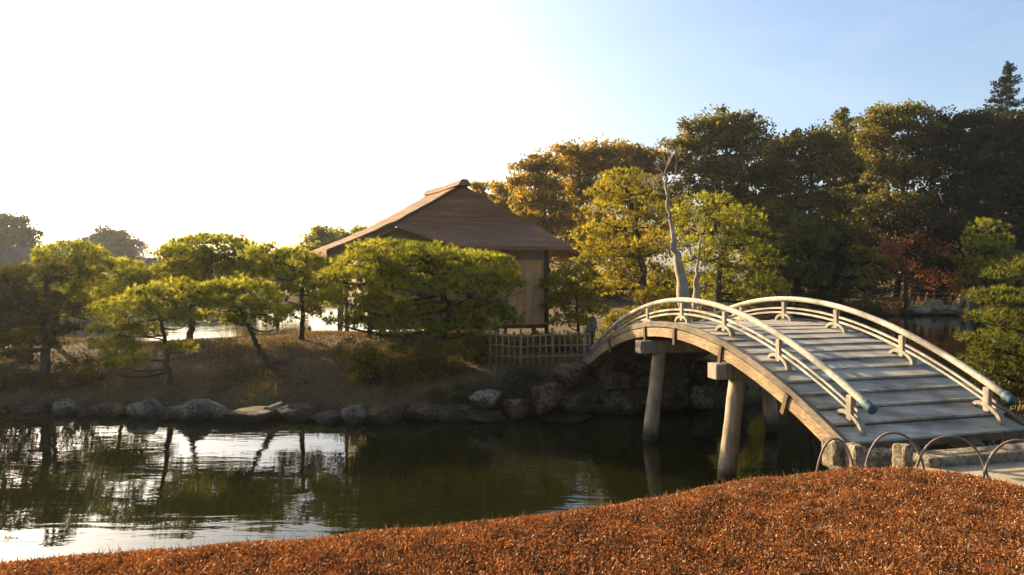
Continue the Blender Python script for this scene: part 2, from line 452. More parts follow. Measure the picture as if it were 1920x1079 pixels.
def terrain(X, Y):
    X = np.asarray(X, float); Y = np.asarray(Y, float)
    w = .22*np.sin(X*1.3+Y*.7) + .16*np.sin(X*2.9-Y*1.7+1) + .1*np.sin(X*.6+2)
    bed = -1.3
    di = poly_sd(X, Y, ISLAND) + w*.4
    plate = np.where(X < 0, 1.0, 0.0); plate = 1/(1+np.exp((X+1.5)/.8))
    top = .95 + .42*plate + .10*np.sin(X*.8+.5) * plate
    rate = .45 + 1.7*plate
    hi = np.where(di > 0, WATER + top*(1-np.exp(-di/rate)), np.maximum(WATER + di*1.1, bed))
    dn = poly_sd(X, Y, NEAR) + w*.15
    hn = np.where(dn > 0, WATER + 1.02*(1-np.exp(-dn/.22)), np.maximum(WATER + dn*2.2, bed))
    dm = poly_sd(X, Y, MOUND)
    t = np.clip(dm/.9, 0, 1)
    hn = hn + np.where(dm > 0, .462*(1-(1-t)**2.4) + (.03*np.sin(X*1.7+.6)*np.sin(Y*1.4) + .014*np.sin(X*7.3+2*np.sin(Y*3.1))*np.sin(Y*6.1+1.5*np.sin(X*2.7)) + .010*np.sin(X*13+Y*4)*np.sin(Y*12-X*3))*t, 0)
    dp = -poly_sd(X, Y, POND) + w
    hp = np.where(dp > 0, WATER + 1.0*(1-np.exp(-dp/1.2)) + np.clip(dp-6, 0, 200)*.012, np.maximum(WATER + dp*.8, bed))
    return np.maximum(np.maximum(hi, hn), hp)

def tz(x, y): return float(terrain(np.array([x]), np.array([y]))[0])

def axis(fine0, fine1, step, lo, hi, g):
    a = list(np.arange(fine0, fine1, step)); s = step; x = a[-1]
    while x < hi: s *= g; x += s; a.append(x)
    s = step; x = a[0]
    while x > lo: s *= g; x -= s; a.insert(0, x)
    return np.array(a)

xs = axis(-14, 12, .14, -900, 900, 1.13); ys = axis(2, 24, .14, -60, 900, 1.09)
GX, GY = np.meshgrid(xs, ys)
GZ = terrain(GX, GY)
me = bpy.data.meshes.new('ground')
nx, ny = len(xs), len(ys)
idx = np.arange(nx*ny).reshape(ny, nx)
quads = np.stack([idx[:-1,:-1], idx[:-1,1:], idx[1:,1:], idx[1:,:-1]], -1).reshape(-1, 4)
me.vertices.add(nx*ny); me.vertices.foreach_set('co', np.stack([GX,GY,GZ],-1).astype(np.float32).ravel())
me.loops.add(len(quads)*4); me.loops.foreach_set('vertex_index', quads.astype(np.int32).ravel())
me.polygons.add(len(quads)); me.polygons.foreach_set('loop_start', np.arange(0, len(quads)*4, 4, dtype=np.int32)); me.polygons.foreach_set('loop_total', np.full(len(quads), 4, dtype=np.int32))
me.update(calc_edges=True); me.shade_smooth(); me.materials.append(M['ground'])
g = bpy.data.objects.new('ground', me); COL.objects.link(g)
tag(g, 'brown earth and dry grass banks around the pond', 'ground', kind='structure')

mb = MB(); mb.add([(-400,-60,WATER),(400,-60,WATER),(400,200,WATER),(-400,200,WATER)], [(0,1,2,3)])
tag(mb.build('water', M['water']), 'dark still pond water with rippled sky reflections', 'water', kind='structure')

# sandy path to the bridge, draped 8 mm over the ground
PATH = [(4.35,7.95),(6.55,8.55),(7.6,8.9),(12,10.4),(16,11),(16,7.6),(10,6.4),(6.4,5.4),(5.4,6.0),(4.5,6.75)]
px = np.arange(4, 16.2, .15); py = np.arange(5.2, 11.3, .15)
QX, QY = np.meshgrid(px, py); QZ = terrain(QX, QY) + .008; qs = poly_sd(QX, QY, PATH)
mb = MB(); ok = qs > 0
vid = {}
for j in range(len(py)-1):
    for i in range(len(px)-1):
        if ok[j,i] and ok[j+1,i] and ok[j,i+1] and ok[j+1,i+1]:
            f = []
            for (b, a) in ((j,i),(j,i+1),(j+1,i+1),(j+1,i)):
                if (b,a) not in vid:
                    vid[(b,a)] = len(mb.v); mb.v.append((QX[b,a], QY[b,a], QZ[b,a]))
                f.append(vid[(b,a)])
            mb.f.append(tuple(f))
tag(mb.build('path', M['sand'], smooth=True), 'sandy gravel path leading onto the bridge', 'path', kind='structure')

# ------------------------------------------------------------------ bridge
BA = Vector((4.183, 8.424, 0)); TH = .262
BD = Vector((-math.sin(TH), math.cos(TH), 0)); BN = Vector((math.cos(TH), math.sin(TH), 0))
BW = 2.149; DS = 1.384; SM = 3.893; UP = Vector((0,0,1))
def zf(s): return 2.174 - .063*(s-SM)**2          # the line on which the post feet were read
def zd(s): return zf(s) - .075                    # deck surface
def slope(s): return math.atan(-.126*(s-SM))
def bframe(s, side, dz):
    a = slope(s); t = BD*math.cos(a) + UP*math.sin(a); n = -BD*math.sin(a) + UP*math.cos(a)
    return BA + BD*s + BN*side + UP*dz, t, n
S0, S1 = -.30, 8.55
bridge = empty('arched_bridge', tuple(BA + BN*BW/2 + UP*(WATER)), 'weathered wooden arched footbridge with low curved railings over the pond', 'bridge')
rng = np.random.default_rng(5); random.seed(5)
def rect(w, h, z0=0): return [(-w/2, z0), (w/2, z0), (w/2, z0+h), (-w/2, z0+h)]
SS = np.linspace(S0, S1, 64)
# deck planks: each tilted a little less than the slope, so its lower edge shows as a step
mb = MB(); pw = .295
k = 0; s = S0; OV = .30; rs = MB()
while s < S1 - .05:
    sm_ = s + pw/2; a = slope(sm_); a2 = a*.66
    c = BA + BD*sm_ + BN*(BW/2 + rng.normal(0,.008)) + UP*(zd(sm_) - .03 + rng.normal(0,.003))
    t = BD*math.cos(a2) + UP*math.sin(a2); nn = -BD*math.sin(a2) + UP*math.cos(a2)
    Mx = Matrix((BN, t, nn)).transposed()
    mb.box(c, (BW + 2*OV - .04, pw/max(.7, math.cos(a-a2))*1.10, .034), Mx)
    rs.box(c - t*(pw*.42) - nn*.075, (BW + 2*OV - .04, .03, .12), Mx); rs.box(c + t*(pw*.42) - nn*.075, (BW + 2*OV - .05, .03, .12), Mx)
    s += pw; k += 1
mb.build('deck', M['plank'], bridge, bevel=.005)
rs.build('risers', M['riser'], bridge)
for side, sg in ((-.30, -1), (BW+.30, 1)):
    e = MB(); e.sweep([(bframe(q, side + sg*.035, zd(q)-.085)[0], BN, bframe(q,0,0)[2]) for q in SS], rect(.07,.10))
    e.build('edge_board', M['edge'], bridge, bevel=.006)
    e = MB(); e.sweep([(bframe(q, side + sg*.005, zd(q)-.268)[0], BN, bframe(q,0,0)[2]) for q in SS], rect(.13,.165))
    e.build('girder', M['beam'], bridge, bevel=.008)
    for q in (.75, 2.3, 3.75, 4.9, 6.6):
        st = MB(); o, t, nn = bframe(q, side + sg*.085, zd(q)-.22)
        st.box(o, (.035,.075,.30), Matrix((BN,t,nn)).transposed())
        st.build('strap', M['dark_wood'], bridge, bevel=.004)
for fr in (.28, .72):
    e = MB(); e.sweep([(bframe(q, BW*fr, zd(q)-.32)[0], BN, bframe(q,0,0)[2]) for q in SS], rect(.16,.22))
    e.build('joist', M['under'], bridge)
# trestles
for q, lean in ((2.3, .14), (4.9, .14)):
    zb = zd(q) - .46
    o = BA + BD*q + BN*BW/2
    c = MB(); c.box(o + UP*zb, (BW + 1.06, .26, .24), Matrix((BN, BD, UP)).transposed())
    c.build('cross_beam', M['post'], bridge, bevel=.015)
    for sg in (-1, 1):
        top = o + BN*sg*(BW/2 + .08) + UP*(zb - .12); ft = o + BN*sg*(BW/2 + .08 + lean*2.4) + UP*(-1.25)
        pts = [top.lerp(ft, i/8) for i in range(9)]
        c = MB(); c.tube(pts, [.125 + .028*i/8 + .006*math.sin(i*2.1) for i in range(9)], 14)
        c.build('pillar', M['pile'], bridge, smooth=True)
# railings
HP = .338
for side, sg, tailr in ((0, -1, .62), (BW, 1, .62)):
    qs_ = np.linspace(-.30, 8.62, 70)
    rl = MB(); rl.tube([BA + BD*q + BN*side + UP*(zf(q)+HP-.012) for q in qs_], .048, 10)
    rail = rl.build('top_rail', M['rail'], bridge, smooth=True)
    for qa, qb in ((-.36, -.22), (8.54, 8.68)):
        cp = MB(); cp.tube([BA + BD*q + BN*side + UP*(zf(q)+HP-.012) for q in np.linspace(qa, qb, 4)], [.056,.058,.058,.056], 12)
        cp.build('end_cap', M['verdigris'], rail, smooth=True)
    for dz in (.055, .135):
        lr = MB(); lr.sweep([(BA + BD*q + BN*side + UP*(zf(q)+dz), BN, UP) for q in np.linspace(-.12, 8.45, 60)], rect(.03, .034))
        lr.build('lower_rail', M['rail'], bridge)
    for i in range(7):
        q = i*DS; o = BA + BD*q + BN*side
        p = MB(); p.box(o + UP*(zf(q) + (HP - .07 - .05)/2), (.075,.085, HP - .02), Matrix((BN, BD, UP)).transposed())
        po = p.build('post', M['post'], bridge, bevel=.008)
        # arched foot bracket under the post, following the deck
        a = slope(q); t = BD*math.cos(a) + UP*math.sin(a); nn = -BD*math.sin(a) + UP*math.cos(a)
        c = o + UP*(zd(q) - .01)
        fr = []
        for j in range(13):
            an = math.pi*j/12
            rad = (math.cos(an)*.185, math.sin(an)*.085)
            d = Vector((math.cos(an)*.085, math.sin(an)*.185)).normalized()
            fr.append((c + t*rad[0] + nn*rad[1], BN, t*d[0] + nn*d[1]))
        br = MB(); br.sweep(fr, rect(.085, .05))
        br.build('bracket', M['post'], po, bevel=.004)

# ------------------------------------------------------------------ rocks
def rock(name, c, size, seed, mat, label, cat='rock', group=None, flat=.55, sub=4):
    r = random.Random(seed)
    bm = bmesh.new(); bmesh.ops.create_icosphere(bm, subdivisions=sub, radius=1)
    planes = []
    for _ in range(9):
        d = Vector((r.gauss(0,1), r.gauss(0,1), r.gauss(0,.8))).normalized(); planes.append((d, r.uniform(.45,.8)))
    planes.append((Vector((r.gauss(0,.15), r.gauss(0,.15), 1)).normalized(), flat + r.uniform(0,.3)))
    off = Vector((r.uniform(-50,50), r.uniform(-50,50), r.uniform(-50,50)))
    rz = Matrix.Rotation(r.uniform(-.5,.5), 3, 'Z')
    for v in bm.verts:
        p = v.co.copy()
        for d, h in planes:
            e = p.dot(d) - h
            if e > 0: p -= d*e
        p *= 1 + .14*mnoise.noise(p*1.5+off) + .08*mnoise.noise(p*3.7+off) - .08*abs(mnoise.noise(p*6+off)) + .03*mnoise.noise(p*13+off)
        v.co = rz @ Vector((p.x*size[0], p.y*size[1], p.z*size[2]))
    me = bpy.data.meshes.new(name); bm.to_mesh(me); bm.free()
    me.materials.append(mat)
    o = bpy.data.objects.new(name, me); COL.objects.link(o); o.location = c
    return tag(o, label, cat, group)

BK = 'rocks edging the far bank'
# u, v of centre, half width, half height in photo pixels, distance, material, label
ROCKS = [
 (18,770,30,14,15.9,'rock','low dark rock at the very left end of the far bank'),
 (70,764,26,14,15.8,'rock','dark rounded rock at the waterline under the leftmost pine'),
 (124,758,24,15,15.5,'rock_grey','pale topped small rock left of the dark bank hollow'),
 (166,768,24,13,15.4,'rock','small dark rock just right of the pale topped rock on the left bank'),
 (212,766,34,17,15.3,'rock_brown','broad dull brown rock left of the pointed grey rock'),
 (278,764,34,26,15.1,'rock_grey','pointed grey rock with slanting top, beside the largest grey waterline boulder'),
 (322,772,24,17,14.9,'rock','small rock wedged between pointed grey rock and largest grey boulder'),
 (365,762,46,27,14.9,'rock_grey','largest grey boulder of the left waterline, below the small leaning pine'),
 (424,776,20,12,14.8,'rock','little stone right of the largest grey waterline boulder'),
 (468,774,50,14,14.7,'rock_grey','long flat grey rock lying low at the water'),
 (520,760,26,14,15.1,'rock_grey','pale rock perched behind the right end of the long flat rock'),
 (550,768,32,20,14.8,'rock','blocky brown grey rock right of the long flat rock'),
 (610,778,30,13,14.7,'rock','low rounded rock half in water below the bare bank'),
 (668,772,22,20,14.7,'rock_grey','upright pale edged rock below the left end of the low shrubs'),
 (728,768,40,24,14.7,'rock_brown','slanted brown slab rock below the low shrubs'),
 (796,772,28,17,14.8,'rock_brown','brown rock at the waterline under the wide pine'),
 (842,768,34,18,14.9,'rock','wide mossy rock left of the flat blue grey slab'),
 (918,740,30,17,15.0,'rock_grey','flat topped blue grey slab jutting from the bank'),
 (902,774,34,12,14.8,'rock','low dark rock at the water under the flat blue grey slab'),
 (966,758,28,22,14.9,'rock_brown','brown rock left of the tall round boulder'),
 (1024,744,32,38,14.9,'rock_brown','tall rounded boulder at the water left of the bridge'),
 (1066,696,40,27,15.5,'rock_brown','rounded boulder set high against the far end of the bridge'),
 (1078,752,28,26,15.1,'rock','dark boulder squeezed between tall round boulder and bridge wall'),
 (1064,780,40,10,14.9,'rock','low wet stone at the foot of the tall round boulder'),
]
for i, (u,v,a,b,Y,m,l) in enumerate(ROCKS):
    k = Y/F
    rock('rock', P(u, v+5, Y+a*k*.35), (a*k*1.3, a*k*.85 + .12, b*k*1.08), 100+i, M[m], l, group=BK)
rr = random.Random(77)
for i in range(34):          # small stones wedged between the big ones, all alike
    u = rr.uniform(-10, 1110); Y = (15.9 if u < 120 else 15.15) + rr.uniform(-.35, .25); a = rr.uniform(7, 15); k = Y/F
    q = P(u, 500, Y)
    rock('small_rock', (q.x, q.y, WATER + rr.uniform(-.02,.13)), (a*k*rr.uniform(1.1,1.7), a*k, a*k*rr.uniform(.6,1)), 500+i, M[rr.choice(['rock','rock','rock_brown','rock_grey'])],
         'one of the many small stones wedged along the far waterline', group='small stones along the far waterline', sub=3)
WK = 'stones of the bank wall under the bridge'
WALL = [
 (1156,756,46,24,15.45,'rock','large pale bottom stone at the left of the bank wall under the bridge'),
 (1150,716,34,18,15.7,'rock_brown','squarish stone above the large pale bottom stone of the bridge wall'),
 (1128,690,26,16,15.9,'rock_brown','top left stone of the bank wall, touching the bridge girder'),
 (1206,724,24,20,15.75,'rock','narrow wall stone left of the farther bridge pillar'),
 (1210,762,20,16,15.55,'rock_brown','small bottom wall stone behind the farther bridge pillar'),
 (1262,756,36,20,15.5,'rock_brown','wide bottom wall stone right of the farther bridge pillar'),
 (1258,720,32,18,15.75,'rock','flat wall stone in the second row right of the farther bridge pillar'),
 (1196,690,34,15,16.0,'rock','long wall stone in the top row left of the farther pillar top'),
 (1262,688,32,15,16.0,'rock_brown','top row wall stone right of the farther pillar top'),
 (1316,742,30,24,15.65,'rock_grey','angular grey wall stone near the right end of the bank wall'),
 (1322,700,32,20,16.0,'rock','upper stone at the right end of the bank wall'),
 (1372,735,30,26,16.2,'rock','dark corner stone of the bank wall behind the nearer pillar'),
 (1380,690,30,20,16.5,'rock','dark top stone of the wall corner behind the nearer pillar'),
 (1430,745,34,22,17.2,'rock','dark rock beyond the wall corner, right of the nearer pillar'),
]
for i, (u,v,a,b,Y,m,l) in enumerate(WALL):
    k = Y/F
    rock('wall_stone', P(u, v, Y+.25), (a*k*1.16, a*k*.7+.15, b*k*1.3), 300+i, M[m], l, cat='stone', group=WK, flat=.75)
rock('standing_stone', P(1109, 622, 17.4), (.17,.2,.42), 41, M['rock_grey'], 'pointed grey upright stone by the far end of the bridge', 'stone', flat=1.2)
rock('marker_stone', P(926, 694, 15.9), (.06,.06,.14), 43, M['rock_grey'], 'short pale stone stump on the bank left of the bamboo fence', 'stone', flat=.9, sub=3)
# stones at the near end
def hewn(c, size, seed, label, yaw=.25):
    bm = bmesh.new(); bmesh.ops.create_cube(bm, size=2)
    bmesh.ops.subdivide_edges(bm, edges=bm.edges[:], cuts=9, use_grid_fill=True)
    off = Vector((seed*3.1, seed*1.7, 0)); Rz = Matrix.Rotation(yaw, 3, 'Z')
    for v in bm.verts:
        p = v.co; e = max(abs(p.x)+abs(p.y), abs(p.y)+abs(p.z), abs(p.x)+abs(p.z))
        if e > 1.72: p *= 1.72/e
        p *= 1 + .07*mnoise.noise(p*1.6+off) + .05*mnoise.noise(p*4+off)
        v.co = Rz @ Vector((p.x*size[0], p.y*size[1], p.z*size[2]))
    me = bpy.data.meshes.new('abutment_stone'); bm.to_mesh(me); bm.free(); me.materials.append(M['stone_pale'])
    o = bpy.data.objects.new('abutment_stone', me); COL.objects.link(o); o.location = c
    return tag(o, label, 'stone')
hewn(P(1563, 850, 7.75), (.085,.12,.16), 51, 'left squared yellowish stone under the near corner of the bridge')
hewn(P(1603, 862, 7.55), (.075,.11,.17), 52, 'tall yellowish stone under the near railing end', .1)
rock('abutment_stone', P(1574, 884, 7.35), (.15,.10,.055), 53, M['stone_pale'], 'flat white stone lying at the edge of the rust coloured shrubs', 'stone', flat=.5)
hewn(P(1692, 862, 7.55), (.07,.09,.17), 54, 'rough pale upright stone beside the landing slab', .5)
hewn(P(1648, 862, 8.0), (.16,.12,.12), 55, 'dark squared stone in the gap under the bridge end', .2)
sl = MB(); zt = .93
q0 = [(4.62,7.78),(5.35,7.62),(6.15,7.75),(6.62,8.46),(4.55,7.92)]
q0 = [(4.66,7.60),(6.35,7.98),(6.62,8.42),(4.50,7.86)]
sl.box8([(x,y,zt-.22) for x,y in q0] + [(x,y,zt) for x,y in q0])
tag(sl.build('landing_slab', M['stone_pale'], bevel=.02), 'pale flat stone slab at the near foot of the bridge', 'slab')

# ------------------------------------------------------------------ hoops
HOOPS = [(1523,1612,823,7.15,'leftmost bamboo hoop of the low edging, in front of the abutment stones'),
         (1618,1738,812,7.0,'bamboo hoop arching before the dark gap under the bridge end'),
         (1712,1856,819,6.75,'bamboo hoop in front of the pale landing slab'),
         (1838,1990,826,6.45,'rightmost bamboo hoop, cut by the photo edge beside the sandy path')]
for (ua, ub, vt, Y, l) in HOOPS:
    xa, xb = (ua-CX)/F*Y, (ub-CX)/F*(Y-.15); ya, yb = Y, Y-.15
    xm, ym = (xa+xb)/2, (ya+yb)/2
    zt = H - (vt-VH)/F*ym; za = min(tz(xa,ya), tz(xb,yb)) - .12
    pts = []
    for i in range(25):
        an = math.pi*(1 - i/24)
        r_ = (abs(math.cos(an))**.9)*(1 if math.cos(an) > 0 else -1)
        pts.append((xm + (xb-xa)/2*r_, ym + (yb-ya)/2*r_, za + (zt-za)*math.sin(an)**.75))
    mb = MB(); mb.tube(pts, .0125, 8)
    tag(mb.build('hoop', M['hoop'], smooth=True), l, 'hoop', 'bamboo edging hoops')

# ------------------------------------------------------------------ hut
def quad_slab(mb, pts, th, nu=8, nv=8, sag=0.0, up=UP):
    """a thick, slightly sagging roof plane a-b (top) d-c (bottom)."""
    a, b, c, d = [Vector(p) for p in pts]
    top = []
    for j in range(nv+1):
        t = j/nv
        for i in range(nu+1):
            s_ = i/nu
            p = a.lerp(b, s_).lerp(d.lerp(c, s_), t)
            top.append(p - UP*sag*math.sin(math.pi*t) + Vector((mnoise.noise(p*3), mnoise.noise(p*3+Vector((9,0,0))), mnoise.noise(p*4+Vector((0,7,0)))))*.028)
    n = len(top)
    V = top + [p - up*th for p in top]
    Fc = []
    w = nu+1
    for j in range(nv):
        for i in range(nu):
            q = (j*w+i, j*w+i+1, (j+1)*w+i+1, (j+1)*w+i)
            Fc.append(q); Fc.append(tuple(x+n for x in reversed(q)))
    def strip(ids):
        for x, y in zip(ids[:-1], ids[1:]): Fc.append((x, y, y+n, x+n))
    strip([i for i in range(w)]); strip([nv*w+i for i in range(w)])
    strip([j*w for j in range(nv+1)]); strip([j*w+nu for j in range(nv+1)])
    mb.add(V, Fc)
hut = empty('tea_hut', (-1.5, 21.5, tz(-1.5, 21.5)), 'brown tea house with shingled gable roof behind the pines', 'hut')
apex = Vector((-1.55, 20.9, 5.72)); back = Vector((-2.80, 23.4, 5.72)); RD = back - apex
Lp = P(738,415,20.4); Rp = P(1000,418,21.3)
Fp = P(612,468,19.9); Ep = Vector((2.10, 21.3, 3.62))
rf = MB()
quad_slab(rf, [apex, back, Lp+RD, Lp], .18, 26, 22, .03)
quad_slab(rf, [Lp, Lp+RD, Fp+RD, Fp], .27, 26, 14, .03)
quad_slab(rf, [back, apex, Rp, Rp+RD], .12, 26, 22, .03)
quad_slab(rf, [Rp+RD, Rp, Ep, Ep+RD], .12, 26, 22, .03)
roof = rf.build('roof', M['roof'], hut)
gb = MB()      # shingled gable face
gn = (Rp-Lp).cross(UP).normalized()
gi = [apex - UP*.10, Lp.lerp(Rp,.02) - UP*.06, Lp.lerp(Rp,.98) - UP*.06]
gb.add([p + gn*.03 for p in gi] + [p - gn*.12 for p in gi], [(0,1,2),(5,4,3),(0,3,4,1),(1,4,5,2),(2,5,3,0)])
gb.build('gable_face', M['roof'], hut)
sk = MB()
quad_slab(sk, [Lp - UP*.03, Rp - UP*.03, P(1072,463,20.2), P(866,462,19.5)], .10, 34, 14, .02)
sk.build('skirt_roof', M['roof'], hut)
rc = MB()
for i in range(1):
    d = RD.normalized(); sidev = d.cross(UP).normalized()
    rc.sweep([(apex - d*.28 + UP*.0, sidev, UP), (apex + RD*.5 - UP*.04, sidev, UP), (back + d*.2, sidev, UP)], [(-.22,-.08),(.22,-.08),(.13,.05),(.08,.10),(-.08,.10),(-.13,.05)])
rc.build('ridge_cap', M['roof'], hut)
vb = MB()     # barge boards
for a, b in ((apex, Lp), (Lp, Fp)):
    d = (b-a).normalized(); 
    vb.sweep([(a - gn*(-.04) - UP*.15, gn, UP), (b - gn*(-.04) - UP*.15, gn, UP)], rect(.05,.09))
vb.build('barge_board', M['dark_wood'], hut)
# body
fl = Vector((-4.3, 20.55, 0)); fr = Vector((1.06, 21.35, 0)); bd = Vector((RD.x, RD.y, 0))*1.05
fd = (fr-fl).normalized()
zb_, zt_ = 1.38, 3.62
def wallbox(mb, a, b, z0, z1, th):
    d = (b-a).normalized(); n_ = Vector((d.y,-d.x,0))*th
    mb.box8([(*(a.xy),z0),(*(b.xy),z0),(*((b-n_).xy),z0),(*((a-n_).xy),z0),(*(a.xy),z1),(*(b.xy),z1),(*((b-n_).xy),z1),(*((a-n_).xy),z1)])
wb = MB()
nb = 13; a0 = fr.lerp(fl, .44)
for i in range(nb):
    a = a0.lerp(fr, i/nb); b = a0.lerp(fr, (i+.96)/nb); dd = Vector((fd.y,-fd.x,0))*(.012 if i % 2 else 0)
    wallbox(wb, a+dd, b+dd, zb_, zt_ - .22, .05)
wb.build('board_wall', M['wall_board'], hut)
wp = MB()
f2 = fl.lerp(fr, .13); n_ = Vector((fd.y,-fd.x,0))*.06
pl = [Vector((fl.x,fl.y,zb_)), Vector((a0.x,a0.y,zb_)), Vector((a0.x,a0.y,4.42)), Vector((f2.x,f2.y,4.36)), Vector((fl.x,fl.y,3.96))]
wp.add([p for p in pl] + [p - n_ for p in pl], [(0,1,2,3,4),(9,8,7,6,5)] + [(i,(i+1)%5,(i+1)%5+5,i+5) for i in range(5)])
wallbox(wp, a0.lerp(fl,-.0) , fr, zt_ - .10, zt_ + .42, .06)
wallbox(wp, fl + bd, fl, zb_, 3.6, .06); wallbox(wp, fr, fr + bd, zb_, 3.55, .06); wallbox(wp, fr + bd, fl + bd, zb_, 3.6, .06)
wp.build('plaster_wall', M['plaster'], hut)
bm_ = MB(); wallbox(bm_, a0 + Vector((fd.y,-fd.x,0))*.05, fr + fd*.05 + Vector((fd.y,-fd.x,0))*.05, zt_-.22, zt_-.10, .12); bm_.build('lintel', M['post'], hut)
for q in (fr, a0, fl, fr+bd, fl+bd):
    cpb = MB(); cpb.box((q.x+.02, q.y-.01, (zt_+.6)/2+.05), (.13,.13, zt_-.5)); cpb.build('corner_post', M['dark_wood'], hut, bevel=.01)
sb = MB(); wallbox(sb, fl + Vector((fd.y,-fd.x,0))*.04, fr + Vector((fd.y,-fd.x,0))*.04, zb_-.12, zb_, .16); sb.build('floor_beam', M['dark_wood'], hut)
for i in range(5):
    q = fl.lerp(fr, (i+.3)/4.6) + bd*.02
    st = MB(); z0 = tz(q.x, q.y)-.1; st.tube([(q.x,q.y,z0),(q.x,q.y,zb_-.12)], .07, 8); st.build('stilt', M['dark_wood'], hut)

# ------------------------------------------------------------------ bamboo fence
def lattice(label, pts, zoff, h, npost, nrow, name='bamboo_fence', r=.017, group=None, mat='bamboo'):
    A = Vector(pts[0]); root = empty(name, (A.x, A.y, tz(A.x, A.y)), label, 'fence', group)
    L = [Vector(p) for p in pts]
    tot = sum((b-a).length for a, b in zip(L[:-1], L[1:]))
    def at(t):
        d = t*tot
        for a, b in zip(L[:-1], L[1:]):
            l = (b-a).length
            if d <= l + 1e-6: return a.lerp(b, d/l)
            d -= l
        return L[-1]
    for i in range(npost):
        q = at(i/(npost-1)); g_ = tz(q.x, q.y); big = i % 5 == 0
        m_ = MB(); m_.tube([(q.x, q.y, g_-.1), (q.x + random.uniform(-.02,.02), q.y, g_+h*(1.06 if big else random.uniform(.86,1.0)))], r*(1.9 if big else 1), 7)
        m_.build('post', M[mat], root, smooth=True)
    for j in range(nrow):
        zz = h*(.25 + .6*j/(max(1, nrow-1)))
        m_ = MB(); m_.tube([(at(t).x, at(t).y - r*1.6, tz(at(t).x, at(t).y) + zz + random.uniform(-.01,.01)) for t in np.linspace(0,1,20)], r*.9, 7)
        m_.build('rail', M[mat], root, smooth=True)
lattice('low bamboo lattice fence left of the far bridge end', [(-.55,17.0,0),(.2,16.75,0),(1.0,16.85,0),(1.95,17.05,0)], 0, .86, 17, 3)
lattice('low bamboo fence far across the pond before the russet tree', [(24.5,53.0,0),(28.5,52.9,0),(34,52.9,0)], 0, 1.0, 16, 3, r=.035)

# ------------------------------------------------------------------ trees
def limb_pts(a, b, rng, bow=.15, n=7):
    a, b = Vector(a), Vector(b); L = (b-a).length
    side = Vector(rng.normal(0, 1, 3)) * L * bow * .4
    out = []
    for i in range(n):
        t = i/(n-1)
        out.append(a.lerp(b, t) + side*math.sin(math.pi*t) + Vector((0,0,-L*bow*.5*math.sin(math.pi*t))))
    return out

def pine(label, Y, trunk, r0, pads, mat='pine', bark='bark', dens=1.0, depth=.75, seed=1, group=None, L=.12, wd=.020, clump=.15, nb=11, dy=.6, name='pine_tree', spread=.55, ground=True, thick=1.0):
    """trunk: photo points from the base up; pads: (u, v, half width, half height[, dY]) in photo pixels."""
    rng = np.random.default_rng(seed)
    k = Y/F
    tp = [P(u, v, Y + (o[0] if o else 0)) for (u, v, *o) in trunk]
    base = tp[0].copy()
    if ground: base.z = tz(base.x, base.y) - .05; tp[0] = base
    root = empty(name, tuple(base), label, 'tree', group)
    tm = MB(); dense = []
    for a, b in zip(tp[:-1], tp[1:]):
        for i in range(5): dense.append(a.lerp(b, i/5) + Vector(rng.normal(0, r0*.18, 3)))
    dense.append(tp[-1])
    n = len(dense)
    rad = [r0*(1.25 if i == 0 else 1)*(1 - .62*i/(n-1)) for i in range(n)]
    tm.tube(dense, rad, 9)
    C_, D_, T_ = [], [], []
    for pd in pads:
        u, v, a, b = pd[:4]; oy = pd[4] if len(pd) > 4 else rng.uniform(-dy, dy)
        c = P(u, v, Y + oy); rx = a*k*1.1; rz = b*k*1.36; ry = max(rx*depth, rz)
        # limb
        st = min(range(n), key=lambda i: abs(dense[i].z - (c.z - rx*.35)) + .15*(dense[i]-c).length)
        lp = limb_pts(dense[st], c - Vector((0,0,rz*.5)), rng)
        rr = min(rad[st]*.6, .018 + .03*(dense[st]-c).length)
        tm.tube(lp, [rr*(1-.65*i/6) for i in range(7)], 6)
        nc = max(8, int(dens * 1.5 * (rx*ry*math.pi + (rx+ry)*rz*2) / (clump*clump*2.4)))
        dr = dome_dirs(rng, nc, -.35)
        rr_ = rng.uniform(.72, 1.05, (nc, 1))
        cc = np.array(c) + dr*np.array([rx, ry, rz])*rr_
        for _ in range(max(1, nc//7)):          # twigs inside the pad
            j = rng.integers(nc); tm.tube(limb_pts(c - Vector((0,0,rz*.5)), cc[j], rng, .1, 4), [.012*thick,.010*thick,.007*thick,.004*thick], 4, caps=False)
        nt_ = rng.integers(4, 9, nc)
        ci = np.repeat(np.arange(nc), nt_)
        d2 = dome_dirs(rng, len(ci), -.5)
        cs = clump*rng.uniform(.6, 1.25, nc)[ci][:, None]
        pos = cc[ci] + d2*cs*np.array([1,1,.6])
        C_.append(pos); D_.append(nrm(d2 + np.array([0,0,.9])))
        T_.append(np.clip(rng.normal(.5, .24, nc)[ci] + rng.normal(0, .22, len(ci)), 0, 1))
    C_ = np.concatenate(C_); D_ = np.concatenate(D_); T_ = np.concatenate(T_)
    tm.build('trunk', M[bark], root, smooth=True)
    V = blades(rng, C_, D_, nb, L, wd, spread)
    leaf_mesh('crown', V, None, np.repeat(T_, nb), M[mat], root)
    return root

